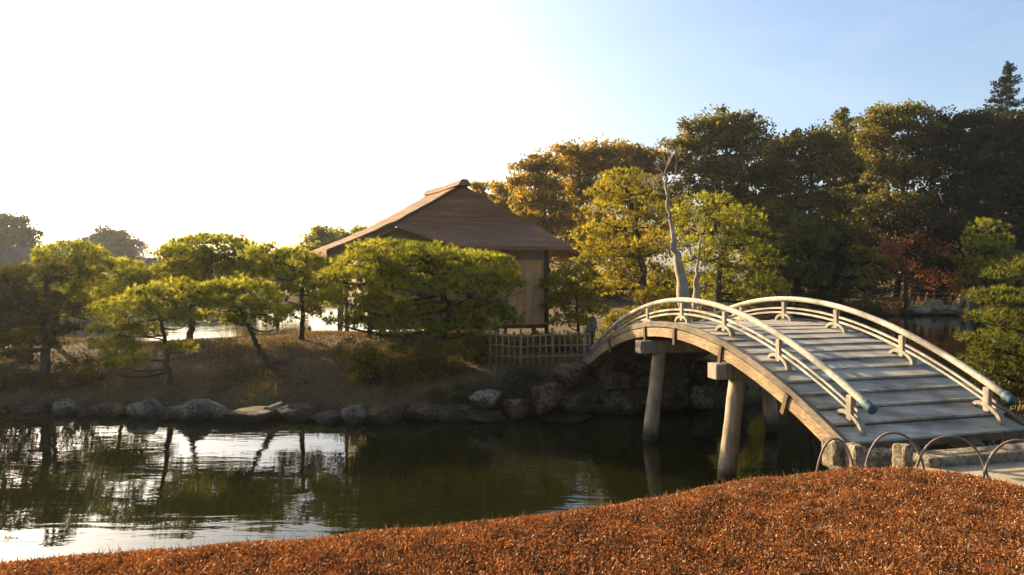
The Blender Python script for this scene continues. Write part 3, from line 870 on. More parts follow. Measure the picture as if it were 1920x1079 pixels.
IP = 'pruned pines on the island bank'
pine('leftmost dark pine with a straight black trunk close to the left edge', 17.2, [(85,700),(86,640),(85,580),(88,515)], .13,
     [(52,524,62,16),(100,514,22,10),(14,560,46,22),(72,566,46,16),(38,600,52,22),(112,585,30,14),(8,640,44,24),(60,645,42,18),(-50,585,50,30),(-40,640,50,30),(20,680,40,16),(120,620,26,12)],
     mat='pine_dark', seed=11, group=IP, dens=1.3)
pine('round topped pine just right of the straight black trunk', 19.6, [(98,650),(100,600),(110,555),(125,500)], .10,
     [(128,480,54,18),(90,505,30,16),(165,505,40,18),(125,530,55,20),(175,550,42,20),(110,570,48,18),(168,592,36,16),(200,575,28,14)], seed=12, group=IP, dens=1.2)
pine('small pine behind, between round topped pine and tall flat crown, near bluish buildings', 22.0, [(228,640),(226,600),(222,560),(215,520)], .08,
     [(218,505,42,14),(245,530,40,14),(205,545,36,16),(280,525,36,14),(225,575,42,14),(265,560,30,12),(300,545,28,10)], seed=13, group=IP, dens=1.2)
pine('small front pine with a kinked trunk and one low drooping branch', 16.4, [(322,732),(314,690),(312,655),(304,615),(296,575)], .075,
     [(330,552,44,16),(285,560,44,15),(360,570,30,14),(238,585,44,18),(300,590,50,16),(345,605,34,12),(222,620,38,14),(270,625,34,12),(215,655,40,18),(232,680,34,13),(200,690,20,8),(340,655,22,8)], seed=14, group=IP, dens=1.05)
pine('tall flat crowned pine rising left of the tea house', 20.6, [(356,645),(358,600),(370,550),(392,500)], .11,
     [(395,462,66,15),(345,482,48,14),(452,480,46,16),(400,500,70,16),(340,508,44,14),(460,515,44,16),(370,535,40,14),(420,545,50,12)], seed=15, group=IP, dens=1.25)
pine('umbrella shaped pine on a trunk leaning left from the bare bank', 16.9, [(516,690),(492,664),(478,640),(466,615),(450,580)], .085,
     [(420,548,44,14),(470,550,46,16),(390,570,34,13),(440,575,60,15),(500,580,34,14),(395,597,34,11),(470,602,46,11),(520,610,18,9)], seed=16, group=IP, dens=1.15)
pine('upright pine with slim straight trunk, left of the broad spreading pine', 19.6, [(566,650),(568,600),(566,555),(572,510)], .085,
     [(500,480,34,16),(555,492,44,16),(600,505,30,15),(520,515,44,15),(575,535,46,16),(535,555,40,15),(600,570,30,14),(560,590,36,12),(610,545,24,14)], seed=17, group=IP, dens=1.2)
pine('broad spreading layered pine that hides the left of the tea house', 17.3, [(826,690),(828,645),(845,590),(826,540),(790,495)], .14,
     [(720,472,58,13),(805,484,54,16),(676,492,38,12),(760,502,66,17),(850,494,54,20),(690,522,80,15),(905,510,54,24),(630,520,30,12),(780,540,80,18),(880,545,66,20),
      (940,545,40,26),(655,560,60,16),(720,580,60,16),(800,590,70,16),(900,585,50,18),(640,602,28,12),(690,612,44,13),(770,622,50,14),(870,618,50,15),(930,600,40,16)], seed=18, group=IP, dens=1.15)
pine('young slim pine between tea house and far bridge end', 20.5, [(1083,655),(1084,620),(1082,570),(1080,525)], .06,
     [(1075,522,40,13),(1045,538,30,10),(1108,545,34,11),(1070,562,42,13),(1040,580,26,10),(1105,590,34,12),(1065,605,36,10)], mat='pine_yellow_glow', seed=19, group=IP)
pine('tall layered pine with golden glow-tinted tiers left of the pale trunk', 27.5, [(1212,600),(1208,540),(1198,470),(1190,400),(1170,345)], .17,
     [(1165,340,40,16),(1210,352,32,14),(1140,368,36,15),(1185,385,60,18),(1130,405,34,15),(1180,425,60,18),(1225,415,32,16),(1110,445,36,14),(1170,470,78,18),(1225,465,40,16),(1125,490,46,14),(1190,515,62,18),(1130,530,44,15),(1235,525,34,16),(1180,550,60,13),(1240,560,50,14)],
     mat='pine_yellow_glow', seed=20, L=.16, wd=.028, clump=.26, group=IP, dy=1.0)
pine('spreading olive pine right of the pale trunk behind the bridge', 33, [(1345,610),(1348,540),(1350,470),(1340,410)], .2,
     [(1325,392,56,18),(1290,415,34,15),(1375,415,46,18),(1330,440,66,18),(1410,445,36,18),(1300,470,46,18),(1370,475,66,20),(1425,490,36,20),(1330,505,60,18),(1400,525,52,20),(1320,540,50,16),(1440,545,36,16),(1380,560,60,14)],
     mat='pine', seed=21, L=.2, wd=.034, clump=.32, group=IP, dy=1.2)
pine('green pine with stacked branches at the right edge beyond the railing', 11.6, [(2010,780),(2000,700),(1985,610),(1960,520)], .12,
     [(1905,520,46,14,.2),(1960,500,60,16,0),(1862,562,44,13,.1),(1920,565,60,14,-.2),(1975,560,60,18,.3),(1870,600,46,16,-.1),(1930,612,60,18,.1),(1845,640,38,13,.2),(1900,655,60,16,-.2),(1970,640,60,20,.1),(1838,675,32,12,.3),(1880,695,54,14,.1),(1950,690,60,18,.2),(1900,730,46,12,.3)],
     mat='pine_green', seed=22, dens=1.1, L=.09, wd=.012, clump=.12, nb=9, group=None)

def clump_tree(label, Y, trunk, r0, lobes, mat='forest', bark='bark_far', seed=1, leaf=.34, clump=.85, dens=1.0, group=None, name='forest_tree', per=60, zflat=.75, cat='tree', aspect=.55, depth=.9, gz=None, grow=1.12):
    rng = np.random.default_rng(seed); k = Y/F
    tp = [P(u, v, Y) for u, v in trunk]
    b = tp[0]; b.z = tz(b.x, b.y) - .1 if gz is None else gz
    root = empty(name, tuple(b), label, cat, group)
    tm = MB(); dense = []
    for p, q in zip(tp[:-1], tp[1:]):
        for i in range(4): dense.append(p.lerp(q, i/4) + Vector(rng.normal(0, r0*.2, 3)))
    dense.append(tp[-1]); n = len(dense)
    tm.tube(dense, [r0*(1 - .7*i/(n-1)) for i in range(n)], 7)
    Cs, Ts = [], []
    for lb in lobes:
        u, v, a, bb = lb[:4]; oy = lb[4] if len(lb) > 4 else rng.uniform(-.5, .5)*a*k
        c = np.array(P(u, v, Y + oy)); rx, rz = a*k*grow, bb*k*grow; ry = max(rx, rz)*depth if rz < rx*2 else rx
        st = min(range(n), key=lambda i: abs(dense[i].z - (c[2]-rz*.5)))
        tm.tube(limb_pts(dense[st], c, rng), [r0*.35*(1-.7*i/6) for i in range(7)], 5)
        area = 4*math.pi*(((rx*ry)**1.6+(rx*rz)**1.6+(ry*rz)**1.6)/3)**(1/1.6)
        nc = max(9, int(dens*1.5*area/(clump*clump*2.6)))
        dr = nrm(rng.normal(0, 1, (nc, 3))); dr[:, 2] = np.where(dr[:, 2] < -.3, -dr[:, 2]*.6, dr[:, 2])
        cc = c + dr*np.array([rx, ry, rz])*rng.uniform(.4, 1.26, (nc, 1))**.8
        npl = rng.integers(int(per*.6), int(per*1.3), nc)
        ci = np.repeat(np.arange(nc), npl)
        d2 = nrm(rng.normal(0, 1, (len(ci), 3)))*rng.uniform(.5, 1.1, (len(ci), 1))
        sz = clump*rng.uniform(.35, 1.25, nc)[ci][:, None]
        Cs.append(cc[ci] + d2*sz*np.array([1,1,zflat]))
        Ts.append(np.clip(rng.normal(.45, .2, nc)[ci] + rng.normal(0, .14, len(ci)), 0, 1))
        for _ in range(nc//6):
            j = rng.integers(nc); tm.tube([c, Vector(c).lerp(Vector(cc[j]), .5) + Vector(rng.normal(0,.1,3)), cc[j]], [r0*.12, r0*.08, r0*.03], 4, caps=False)
    tm.build('trunk', M[bark], root, smooth=True)
    Cs = np.concatenate(Cs); Ts = np.concatenate(Ts)
    leaf_mesh('crown', leaves(rng, Cs, leaf, aspect), None, Ts, M[mat], root, k=4)
    return root

FG = 'trees of the wood behind the pond'
def ft(label, Y, ubase, lobes, mat='forest', seed=1, **kw):
    top = min(lobes, key=lambda l: l[1])
    clump_tree(label, Y, [(ubase, 560), (ubase + (top[0]-ubase)*.4, 430), (top[0], top[1]+10)], .35, lobes, mat=mat, seed=seed, group=FG, grow=1.25, **kw)
ft('small pointed tree peeping over the tea house roof right of the ridge', 66, 900, [(900,352,12,10),(900,368,16,12),(897,400,22,28),(890,450,30,30)], 'forest_glow', 31, leaf=.3, clump=.55)
ft('low lumpy golden glow-tinted tree just right of the small pointed tree', 62, 945, [(932,360,14,12),(958,368,22,16),(940,395,30,26),(965,425,36,40),(930,460,40,40)], 'forest_glow', 32, leaf=.32, clump=.6)
ft('golden glow-tinted open pine leaning left above the right roof slope', 50, 1030, [(1010,300,20,11),(995,318,26,10),(1030,318,26,14),(985,345,32,11),(1022,350,34,16),(1000,378,36,15),(1035,390,36,18),(1000,415,36,16),(1060,430,46,30),(1060,490,56,40)], 'forest_glow', 33, leaf=.26, clump=.6)
ft('rounded amber glow-tinted tree behind the glow-tinted tiered pine, second hump from the hut', 56, 1095, [(1085,290,34,14),(1125,290,30,16),(1070,315,36,22),(1110,325,46,28),(1060,360,36,28),(1115,380,50,36),(1085,430,60,40),(1130,480,60,50)], 'forest_glow', 34, leaf=.28, clump=.7)
ft('amber glow-tinted tree with a flat top between rounded glow-tinted tree and big dark crown', 58, 1195, [(1175,292,36,15),(1215,300,30,14),(1160,318,30,18),(1205,330,46,26),(1180,370,56,36),(1225,400,40,44),(1200,470,60,50)], 'forest_glow', 35, leaf=.3, clump=.75)
ft('biggest broad crowned tree, tallest of the wood behind the pale trunk', 58, 1360, [(1362,232,36,22),(1320,248,34,20),(1405,252,38,20),(1285,275,36,18),(1350,280,60,30),(1440,280,34,24),(1290,315,44,24),(1375,330,66,34),(1430,340,46,36),(1310,370,60,34),(1400,400,66,44),(1330,440,70,44),(1420,470,60,50)], 'forest', 36, leaf=.3, clump=.8)
ft('wide olive tree with a lit left side, right of the biggest crown', 54, 1520, [(1520,268,40,18),(1480,285,36,20),(1555,280,34,20),(1470,320,34,28),(1520,325,56,36),(1570,330,36,36),(1475,375,36,36),(1530,395,60,42),(1490,440,54,42),(1560,460,50,46)], 'forest', 37, leaf=.28, clump=.75)
ft('slim tree with a pointed spire behind the wide olive tree', 66, 1580, [(1578,224,7,14),(1578,245,16,18),(1582,275,26,26),(1590,320,36,36),(1590,380,44,44),(1600,450,46,44)], 'forest', 38, leaf=.32, clump=.6)
ft('tall open crowned tree third from the right, with branching top', 60, 1680, [(1668,215,40,12),(1705,212,26,12),(1640,235,32,15),(1690,245,46,20),(1625,268,30,18),(1670,285,50,26),(1722,275,24,20),(1640,325,50,36),(1700,340,50,40),(1660,400,66,44),(1720,430,50,46)], 'forest', 39, leaf=.28, clump=.75)
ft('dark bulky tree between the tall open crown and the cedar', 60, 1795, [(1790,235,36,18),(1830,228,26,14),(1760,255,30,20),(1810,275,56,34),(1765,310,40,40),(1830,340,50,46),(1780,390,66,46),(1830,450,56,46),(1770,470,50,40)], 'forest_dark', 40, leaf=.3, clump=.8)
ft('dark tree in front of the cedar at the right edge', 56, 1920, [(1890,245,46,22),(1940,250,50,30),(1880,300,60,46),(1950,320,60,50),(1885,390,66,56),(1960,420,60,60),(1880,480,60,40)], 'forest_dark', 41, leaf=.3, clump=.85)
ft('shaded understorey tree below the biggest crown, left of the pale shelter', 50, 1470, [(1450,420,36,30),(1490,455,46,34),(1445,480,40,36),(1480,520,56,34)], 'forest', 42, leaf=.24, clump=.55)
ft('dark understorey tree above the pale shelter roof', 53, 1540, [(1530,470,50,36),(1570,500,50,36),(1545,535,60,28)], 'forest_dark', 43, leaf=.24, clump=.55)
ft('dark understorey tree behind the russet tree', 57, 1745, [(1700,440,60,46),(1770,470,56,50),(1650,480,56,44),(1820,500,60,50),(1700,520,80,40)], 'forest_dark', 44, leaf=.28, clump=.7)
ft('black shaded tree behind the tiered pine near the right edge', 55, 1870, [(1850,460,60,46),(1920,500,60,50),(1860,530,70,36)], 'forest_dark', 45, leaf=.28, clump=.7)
# cedar: whorls of level limbs, each carrying sprays of foliage
def cedar(label, u, vt, vb, Y, wmax, seed):
    rng = np.random.default_rng(seed)
    top = P(u, vt, Y); base = Vector((top.x, Y, tz(top.x, Y)-.1))
    root = empty('cedar_tree', tuple(base), label, 'tree', FG)
    tm = MB(); tm.tube([base.lerp(top, i/10) for i in range(11)], [.42*(1-.93*i/10) for i in range(11)], 8)
    C_ = []; z = top.z - .3; zl = P(u, vb, Y).z
    while z > zl:
        t = (top.z - z)/(top.z - zl); Lb = (.35 + wmax*t**.8)
        z0_ = z
        for j in range(int(3 + 3*t)):
            z = z0_ + rng.uniform(-.4,.4); a = rng.uniform(0, 2*math.pi); l = Lb*rng.uniform(.55, 1.1)
            d = Vector((math.cos(a), math.sin(a), 0)); pts = [Vector((top.x, Y, z)) + d*l*q + Vector((0,0,l*(-.18*q + .22*q*q*q))) for q in np.linspace(0,1,6)]
            tm.tube(pts, [.07*(1-.8*i/5)*(.4+t) for i in range(6)], 4, caps=False)
            m = int(22 + 42*l)
            q = rng.uniform(.15, 1, m); w = (1-q)*l*.24 + .12
            P0 = np.array(pts[0]); pp = np.array([list(p) for p in pts]); ii = np.clip((q*5).astype(int), 0, 4); fr_ = (q*5 - ii)[:,None]
            c = pp[ii]*(1-fr_) + pp[ii+1]*fr_
            s_ = np.array([-math.sin(a), math.cos(a), 0])
            c = c + s_*(rng.uniform(-1,1,m)*w)[:,None] + np.stack([np.zeros(m),np.zeros(m),rng.uniform(-.30,.16,m)],1)
            C_.append(c)
        z = z0_ - .34*rng.uniform(.7, 1.3) - .15*t
    tm.build('trunk', M['bark_far'], root, smooth=True)
    C_ = np.concatenate(C_)
    leaf_mesh('crown', leaves(rng, C_, .30, .45, np.array([0,0,1.]), .0), None, rng.uniform(0,1,len(C_)), M['cedar'], root, k=4)
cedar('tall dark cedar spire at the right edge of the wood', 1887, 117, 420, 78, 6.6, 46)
# tiered niwaki across the pond and small yellowish tree
pine('dark tiered garden pine beside the russet tree across the pond', 50, [(1852,560),(1852,500),(1850,435)], .2,
     [(1850,430,26,10),(1838,452,26,9),(1870,456,26,9),(1848,474,40,10),(1820,490,26,9),(1875,492,36,10),(1850,510,44,10),(1825,530,30,9),(1880,528,36,10)], mat='pine', seed=47, L=.3, wd=.05, clump=.4, dy=.8, thick=3)
clump_tree('small yellowish tree left of the russet tree', 51, [(1625,566),(1622,520),(1618,480)], .14, [(1612,472,24,10),(1600,490,22,10),(1634,490,28,12),(1608,512,30,12),(1640,520,28,12),(1600,532,26,9)], 'pine_yellow_glow', seed=48, leaf=.22, clump=.38, name='garden_tree', zflat=.5)
pine('small flat topped garden pine on the shore beside the pale shelter', 49, [(1466,566),(1464,520),(1462,480)], .12, [(1462,468,22,8),(1450,482,22,7),(1478,484,24,7),(1462,500,34,8)], mat='pine', seed=49, L=.3, wd=.05, clump=.36, dy=.5, thick=3)

def branches(mb, rng, p, d, L, r, depth, tips, spread=.55, up=.12, nmin=2, nmax=4):
    p = Vector(p); d = Vector(d).normalized(); pts = [p.copy()]
    for i in range(4):
        d = (d + Vector(rng.normal(0, .13, 3)) + Vector((0,0,up*.3))).normalized(); p = p + d*L/4; pts.append(p.copy())
    mb.tube(pts, [r*(1-.4*i/4) for i in range(5)], 6 if r > .04 else 4, caps=False)
    if depth == 0:
        tips.append((pts, d)); return
    for _ in range(rng.integers(nmin, nmax+1)):
        nd = (d + Vector(rng.normal(0, spread, 3)) + Vector((0,0,up))).normalized()
        q = pts[rng.integers(2, 5)]
        branches(mb, rng, q, nd, L*rng.uniform(.62,.82), r*.58, depth-1, tips, spread, up, nmin, nmax)

def branchy(label, loc, L, r, depth, bark, leafmat=None, leaf=.25, nl=6, seed=1, name='bare_tree', group=None, spread=.6, up=.1, jitter=.35, zs=1.0, nmin=2, nmax=4, d0=(0,0,1)):
    rng = np.random.default_rng(seed)
    root = empty(name, loc, label, 'tree', group)
    mb = MB(); tips = []
    branches(mb, rng, loc, d0, L, r, depth, tips, spread, up, nmin, nmax)
    mb.build('trunk', M[bark], root, smooth=True)
    if leafmat:
        C_ = []
        for pts, d in tips:
            for _ in range(nl): C_.append(pts[rng.integers(0,5)] + Vector(rng.normal(0, jitter, 3)))
        C_ = np.array(C_)
        leaf_mesh('crown', leaves(rng, C_, leaf), None, rng.uniform(0,1,len(C_)), M[leafmat], root, k=4)
    return root
def gp(u, Y, dz=-.1):
    x = (u-CX)/F*Y; return (x, Y, tz(x, Y)+dz)
branchy('russet leaved spreading tree with bare dark branches across the pond', gp(1700,52.0), 3.5, .2, 6, 'bark', 'russet', .22, 12, seed=5, name='autumn_tree', spread=.75, up=.02, jitter=.22)
# pale trunk
def pale_tree(label, Y, trunk, r0, side, seed, twigs=True):
    rng = np.random.default_rng(seed)
    tp = [P(u,v,Y) for u,v in trunk]; tp[0].z = tz(tp[0].x, Y)-.1
    root = empty('bare_tree', tuple(tp[0]), label, 'tree')
    mb = MB(); dn = []
    for a, b in zip(tp[:-1], tp[1:]):
        for i in range(5): dn.append(a.lerp(b, i/5) + Vector(rng.normal(0, r0*.10, 3)))
    dn.append(tp[-1]); n = len(dn)
    mb.tube(dn, [r0*max(.2, (1-i/(n-1))**1.25) for i in range(n)], 10)
    tips = []
    for (t, dx, L) in side:
        q = dn[int(t*(n-1))]
        branches(mb, rng, q, (dx, rng.normal(0,.3), .55), L*.8, r0*.13, 2, tips, .55, .1)
    mb.build('trunk', M['bark_pale'], root, smooth=True)
pale_tree('tall bare tree with pale mottled trunk behind the near railing', 23.0, [(1288,600),(1280,545),(1272,490),(1262,435),(1253,380),(1246,325)], .27,
          [(.45,-1,.7),(.55,1,.8),(.7,-1,.8),(.8,1,.7),(.86,-1,.9),(.93,1,.6),(.98,-.4,.6),(1,.3,.5)], 3)
pale_tree('shorter pale grey trunk right beside the tall bare pale tree', 23.6, [(1304,600),(1304,545),(1308,495),(1314,450)], .19, [(.5,1,.6),(.75,-1,.6),(.9,1,.7),(1,.2,.7)], 4)

# left distance
FL = 'far trees beyond the left water'
clump_tree('dark haze-tinted blue green tree at the far left edge behind the slate roof', 72, [(10,570),(15,500),(20,430)], .3, [(18,420,24,14),(-10,425,26,18),(40,445,30,18),(10,455,40,26),(50,478,26,24),(0,500,50,36),(-40,470,40,40)], 'haze_blue', seed=61, leaf=.32, clump=.7, group=FL)
clump_tree('rounded dome shaped tree on the far left shore', 95, [(208,560),(208,500),(206,450)], .35, [(204,446,26,17),(185,465,28,22),(228,468,28,22),(206,480,46,34),(180,505,36,30),(238,505,30,30)], 'haze_blue', seed=62, leaf=.36, clump=.8, group=FL)
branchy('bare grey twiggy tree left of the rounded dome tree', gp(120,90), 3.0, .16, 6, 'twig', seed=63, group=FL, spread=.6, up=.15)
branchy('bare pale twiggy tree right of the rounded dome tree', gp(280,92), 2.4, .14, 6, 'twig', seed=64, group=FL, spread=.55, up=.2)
clump_tree('low dark hedge like tree on the left shore between the two bare trees', 96, [(140,560),(140,530),(138,500)], .25, [(110,490,40,22),(150,500,40,24),(90,520,50,30),(150,530,60,30)], 'haze_blue', seed=65, leaf=.36, clump=.7, group=FL)
clump_tree('low tree before the bluish buildings on the far left shore', 88, [(300,560),(300,540),(300,520)], .25, [(270,510,30,18),(320,508,36,20),(360,520,40,26),(420,520,50,30),(300,535,70,24)], 'haze_blue', seed=66, leaf=.36, clump=.7, group=FL)
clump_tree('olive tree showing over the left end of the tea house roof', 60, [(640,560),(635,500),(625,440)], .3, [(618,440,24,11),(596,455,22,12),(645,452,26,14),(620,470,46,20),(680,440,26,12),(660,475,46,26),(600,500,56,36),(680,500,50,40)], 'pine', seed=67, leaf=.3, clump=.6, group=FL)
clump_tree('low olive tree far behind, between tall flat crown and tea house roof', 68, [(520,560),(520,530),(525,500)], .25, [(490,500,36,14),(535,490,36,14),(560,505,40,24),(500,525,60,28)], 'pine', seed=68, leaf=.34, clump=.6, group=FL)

# far buildings
def house(label, u0, u1, vtop, Y, vroof, wallm, roofm, depth=8, flat=False):
    k = Y/F; x0, x1 = (u0-CX)*k, (u1-CX)*k; zt = H-(vtop-VH)*k; zr = H-(vroof-VH)*k; g_ = tz((x0+x1)/2, Y)
    root = empty('house', ((x0+x1)/2, Y, g_), label, 'building')
    m_ = MB(); m_.box8([(x0,Y,g_-.3),(x1,Y,g_-.3),(x1,Y+depth,g_-.3),(x0,Y+depth,g_-.3),(x0,Y,zt),(x1,Y,zt),(x1,Y+depth,zt),(x0,Y+depth,zt)])
    m_.build('wall', M[wallm], root)
    r_ = MB(); o = .6
    if flat:
        r_.box8([(x0-.2,Y-.2,zt),(x1+.2,Y-.2,zt),(x1+.2,Y+depth+.2,zt),(x0-.2,Y+depth+.2,zt),(x0-.2,Y-.2,zr),(x1+.2,Y-.2,zr),(x1+.2,Y+depth+.2,zr),(x0-.2,Y+depth+.2,zr)])
    else:
        xm = (x0+x1)/2
        r_.add([(x0-o,Y-o,zt-.2),(xm,Y-o,zr),(x1+o,Y-o,zt-.2),(x0-o,Y+depth+o,zt-.2),(xm,Y+depth+o,zr),(x1+o,Y+depth+o,zt-.2)], [(0,1,2),(3,5,4),(0,3,4,1),(1,4,5,2),(0,2,5,3)])
    r_.build('roof', M[roofm], root)
    nw = max(2, int((x1-x0)/2.2))
    for i in range(nw):
        w = MB(); xc = x0 + (x1-x0)*(i+.5)/nw; zc = (zt*.72 + g_*.28)
        w.box((xc, Y-.02, zc), (.9,.08,1.0)); w.build('window', M['far_glass'], root)
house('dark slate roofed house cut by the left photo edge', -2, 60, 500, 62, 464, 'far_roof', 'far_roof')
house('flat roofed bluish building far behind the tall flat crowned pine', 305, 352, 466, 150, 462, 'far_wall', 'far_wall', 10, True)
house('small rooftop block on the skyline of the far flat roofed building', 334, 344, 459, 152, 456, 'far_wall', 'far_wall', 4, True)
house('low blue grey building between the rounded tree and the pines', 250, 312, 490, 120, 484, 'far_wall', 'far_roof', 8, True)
# pale shelter across the pond
sh = empty('garden_shelter', gp(1462, 54, 0), 'small pale roofed shelter under the trees across the pond', 'shelter')
x0, y0, zg = sh.location
zt = H-(490-VH)/F*54
r_ = MB(); r_.add([(x0-1.3,53,zt-.25),(x0+1.3,53,zt-.25),(x0+1.3,55.4,zt-.25),(x0-1.3,55.4,zt-.25),(x0-.7,54.2,zt+.3),(x0+.7,54.2,zt+.3)], [(0,1,5,4),(1,2,5),(2,3,4,5),(3,0,4),(3,2,1,0)])
r_.build('roof', M['pale_roof'], sh)
for dx in (-1.05, 1.05):
    for yy in (53.3, 55.1):
        m_ = MB(); m_.box((x0+dx, yy, (zg+zt-.25)/2), (.12,.12,zt-.25-zg)); m_.build('post', M['dark_wood'], sh)
# stone landing and rail across the pond on the right
for i, (u, v, a, b) in enumerate([(1722,580,22,8),(1752,574,20,10),(1784,580,22,9),(1808,568,18,9),(1766,586,30,5),(1700,586,18,6),(1660,588,24,6),(1630,588,18,5),(1590,586,20,6)]):
    k = 51.2/F
    rock('shore_rock', P(u, v, 51.2), (a*k*1.1, a*k, b*k*1.4), 400+i, M['stone_pale' if i < 5 else 'rock'],
         ['leftmost pale stone of the far landing below the russet tree','pale raised stone of the far landing, second from the left','squarish pale stone of the far landing, third from left','high pale stone at the right end of the far landing','long low pale stone at the water of the far landing',
          'dull shore stone just left of the pale far landing','low dull shore stone left of the far bamboo fence, second from the landing','small far shore stone, third left from the pale landing','farthest left of the dull far shore stones, by the railing top'][i], 'stone', 'stones along the far shore', sub=3)
rb = empty('wooden_rail', gp(1815, 50.5, 0), 'long pale wooden rail across the pond near the right edge', 'rail')
m_ = MB(); za = H-(548-VH)/F*50.5; xa = (1815-CX)/F*50.5; xb = (1960-CX)/F*50.5
m_.box(((xa+xb)/2, 50.5, za), (xb-xa, .12, .12)); m_.build('bar', M['rail'], rb)
for i in range(5):
    x = xa + (xb-xa)*i/4; g_ = tz(x, 50.5); m_ = MB(); m_.box((x, 50.5, (za+g_)/2-.16), (.12,.12,za-g_+.2)); m_.build('post', M['post'], rb)
m_ = MB(); q = gp(580, 24.2, -.1); m_.tube([q, (q[0],q[1],q[2]+.55)], .06, 8); m_.tube([(q[0],q[1],q[2]+.5),(q[0],q[1],q[2]+.62)], [.075,.03], 8)
tag(m_.build('mooring_post', M['dark_wood']), 'short dark post at the water behind the upright pine', 'post')

# ------------------------------------------------------------------ shrubs
def shrub(label, Y, lobes, mat='shrub', seed=1, leaf=.07, clump=.16, group=None, per=34, dens=1.15):
    rng = np.random.default_rng(seed); k = Y/F
    u = sum(l[0] for l in lobes)/len(lobes)
    root = empty('shrub', gp(u, Y, 0), label, 'shrub', group)
    Cs, Ts = [], []; tm = MB(); b0 = Vector(root.location)
    for (uu, v, a, b) in lobes:
        c = np.array(P(uu, v, Y + rng.uniform(-.2,.3))); rx, rz = a*k, b*k; ry = rx*.8
        nc = max(8, int(dens*4*math.pi*rx*(rz+ry)/2/(clump*clump*2.6)))
        dr = nrm(rng.normal(0,1,(nc,3)))
        cc = c + dr*np.array([rx,ry,rz])*rng.uniform(.55,1.08,(nc,1))
        for j in range(0, nc, 3): tm.tube(limb_pts(b0 + Vector(rng.normal(0,.15,3))*Vector((1,1,0)), cc[j], rng, .1, 4), [.016,.012,.008,.004], 4, caps=False)
        ci = np.repeat(np.arange(nc), rng.integers(per//2, per*3//2, nc))
        Cs.append(cc[ci] + nrm(rng.normal(0,1,(len(ci),3)))*clump*rng.uniform(.3,1.2,(len(ci),1))*np.array([1,1,.7]))
        Ts.append(np.clip(rng.normal(.45,.2,nc)[ci] + rng.normal(0,.15,len(ci)), 0, 1))
    tm.build('stem', M['bark'], root)
    leaf_mesh('foliage', leaves(rng, np.concatenate(Cs), leaf, .5), None, np.concatenate(Ts), M[mat], root, k=4)
SG = 'shrubs on the island bank'
shrub('low leafy shrub on the bank, left one below the broad pine', 16.2, [(665,660,40,24),(715,670,50,30),(690,705,52,30),(740,700,40,30)], seed=71, group=SG)
shrub('larger leafy shrub in the middle below the broad pine', 16.5, [(780,655,50,26),(830,665,50,28),(800,700,54,32),(850,705,40,26),(760,725,40,20)], seed=72, group=SG)
shrub('yellow green shrub under the broad pine, next to the bamboo fence', 17.4, [(880,640,44,22),(925,650,36,20),(900,675,48,20)], seed=73, group=SG)
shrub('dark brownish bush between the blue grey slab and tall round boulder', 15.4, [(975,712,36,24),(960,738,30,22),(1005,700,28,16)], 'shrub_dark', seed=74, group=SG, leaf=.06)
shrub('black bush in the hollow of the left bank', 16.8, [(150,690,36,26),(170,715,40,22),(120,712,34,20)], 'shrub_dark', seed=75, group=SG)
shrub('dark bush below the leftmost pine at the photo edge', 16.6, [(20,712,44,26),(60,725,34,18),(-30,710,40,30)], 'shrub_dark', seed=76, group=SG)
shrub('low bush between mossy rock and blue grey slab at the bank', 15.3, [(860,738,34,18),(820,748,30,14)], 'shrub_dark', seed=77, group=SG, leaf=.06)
shrub('golden low bush behind the bamboo fence', 19.2, [(1010,640,50,16),(1065,640,40,16),(980,655,34,14)], 'shrub', seed=78, group=SG)
shrub('bush seen through the near railing below the pale trunk', 21.5, [(1180,600,50,22),(1240,590,44,22),(1150,625,40,22),(1290,600,40,24)], 'shrub', seed=79, group=SG, leaf=.09, clump=.2)
shrub('rounded bush on the far shore right of the bridge crown', 50.5, [(1615,572,20,12),(1650,578,22,10),(1590,580,16,8)], 'shrub', seed=80, leaf=.22, clump=.4, per=24)
shrub('dark clipped bush on the far shore behind the far railing', 52, [(1520,560,34,14),(1570,556,30,16),(1480,560,30,14)], 'shrub_dark', seed=81, leaf=.24, clump=.45, per=24)
shrub('dark undergrowth bush at the right bank below the edge pine', 11.3, [(1880,740,50,24),(1930,720,50,30),(1850,715,24,14)], 'shrub_dark', seed=82, leaf=.05, clump=.12)

rr = random.Random(12)
for i in range(24):
    u = 1010 + i*41 + rr.uniform(-12,12); Yq = rr.uniform(57, 64)
    shrub('dark undergrowth shrub among the shaded trunks of the wood', Yq, [(u-16, 560+rr.uniform(-6,8), 30, 22), (u+14, 548+rr.uniform(-14,6), 30, 26), (u, 530+rr.uniform(-16,6), 22, 22)], 'shrub_dark', seed=900+i, leaf=.34, clump=.6, per=22, group='undergrowth shrubs of the wood', dens=1.0)
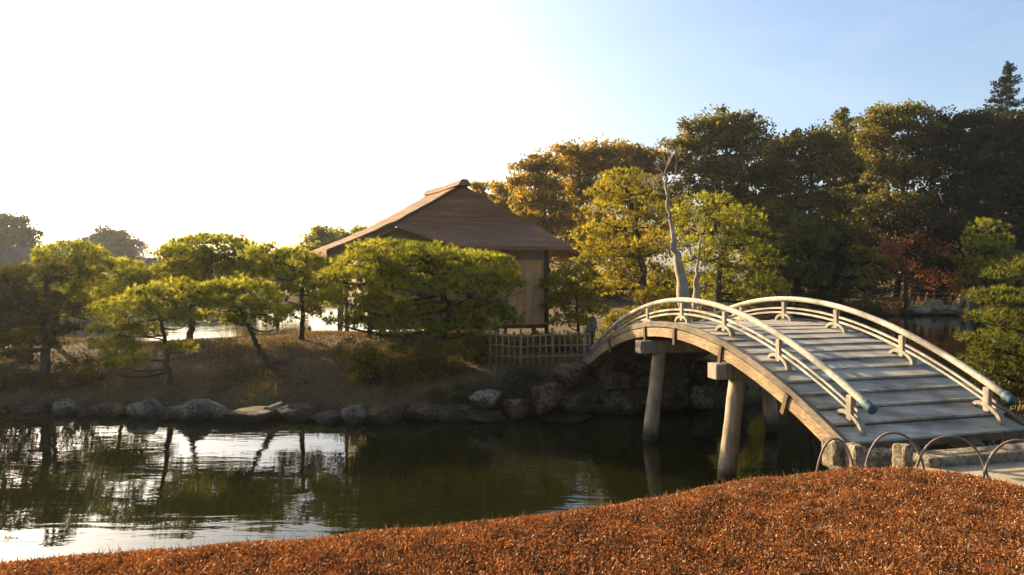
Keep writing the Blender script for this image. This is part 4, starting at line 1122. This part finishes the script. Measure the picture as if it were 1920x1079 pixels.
# ------------------------------------------------------------------ ground cover
def scatter(name, label, cat, n, x0, x1, y0, y1, poly, mat, size, up, seed, lift=.02, zmin=None, nb=1, test=None, aspect=.4):
    rng = np.random.default_rng(seed)
    X = rng.uniform(x0, x1, n); Y = rng.uniform(y0, y1, n)
    k = poly_sd(X, Y, poly) > .02
    if test is not None: k &= test(X, Y)
    X, Y = X[k], Y[k]; Z = terrain(X, Y)
    if zmin is not None:
        m_ = Z > zmin; X, Y, Z = X[m_], Y[m_], Z[m_]
    C_ = np.stack([X, Y, Z + rng.uniform(0, lift, len(X))], 1)
    if nb > 1:
        V = blades(rng, C_, np.tile([0,0,1.], (len(C_),1)), nb, size, size*.14, up); kk = 3; t = np.repeat(rng.uniform(0,1,len(C_)), nb)
    else:
        V = leaves(rng, C_, size, aspect, np.array([0,0,1.]), up); kk = 4; t = np.clip(rng.normal(.45,.2,len(C_)), 0, 1)
    o = leaf_mesh(name, V, None, t, M[mat], None, k=kk)
    return tag(o, label, cat, kind='stuff')
scatter('ground_cover', 'rust brown clipped low shrub carpet on the near mound', 'ground cover', 950000, -5.6, 6.2, 2.7, 7.4, MOUND, 'cover', .023, .5, 91, lift=.06)
scatter('bare_twigs', 'fine bare brown twigs standing out of the near rust coloured shrub carpet', 'twigs', 16000, -5.6, 6.2, 2.7, 7.4, MOUND, 'litter', .085, .5, 94, nb=2)
ptch = lambda X, Y: (np.sin(X*1.7+1.3*np.sin(Y*1.1))+np.sin(Y*2.3+X*.6)+np.random.default_rng(3).normal(0,.5,X.shape)) > .1
scatter('dry_grass', 'patchy dry straw grass on the island slope', 'grass', 40000, -14, 8, 14.8, 23, ISLAND, 'straw', .10, .55, 92, zmin=WATER+.15, nb=3, test=ptch)
scatter('leaf_litter', 'brown fallen leaves and needles strewn over the island bank', 'leaf litter', 26000, -15, 9, 14.8, 24, ISLAND, 'litter', .075, 1.2, 93, zmin=WATER+.1, lift=.04, aspect=.45)
# ------------------------------------------------------------------ haze
hm, n, out = mat_nodes('haze_air')
pv = add(n, 'ShaderNodeVolumePrincipled')
pv.inputs['Color'].default_value = (.93, .95, .97, 1)
pv.inputs['Density'].default_value = .00027
pv.inputs['Anisotropy'].default_value = .55
n.links.new(pv.outputs[0], out.inputs['Volume'])
gb0 = float(GZ.min()); x0, x1, y0, y1 = float(xs[0])-1, float(xs[-1])+1, float(ys[0])-1, float(ys[-1])+1
hz = MB(); hz.box8([(x0,y0,gb0-1),(x1,y0,gb0-1),(x1,y1,gb0-1),(x0,y1,gb0-1),(x0,y0,32),(x1,y0,32),(x1,y1,32),(x0,y1,32)])
tag(hz.build('haze', hm), 'thin bright evening haze over the garden', 'haze', kind='stuff')
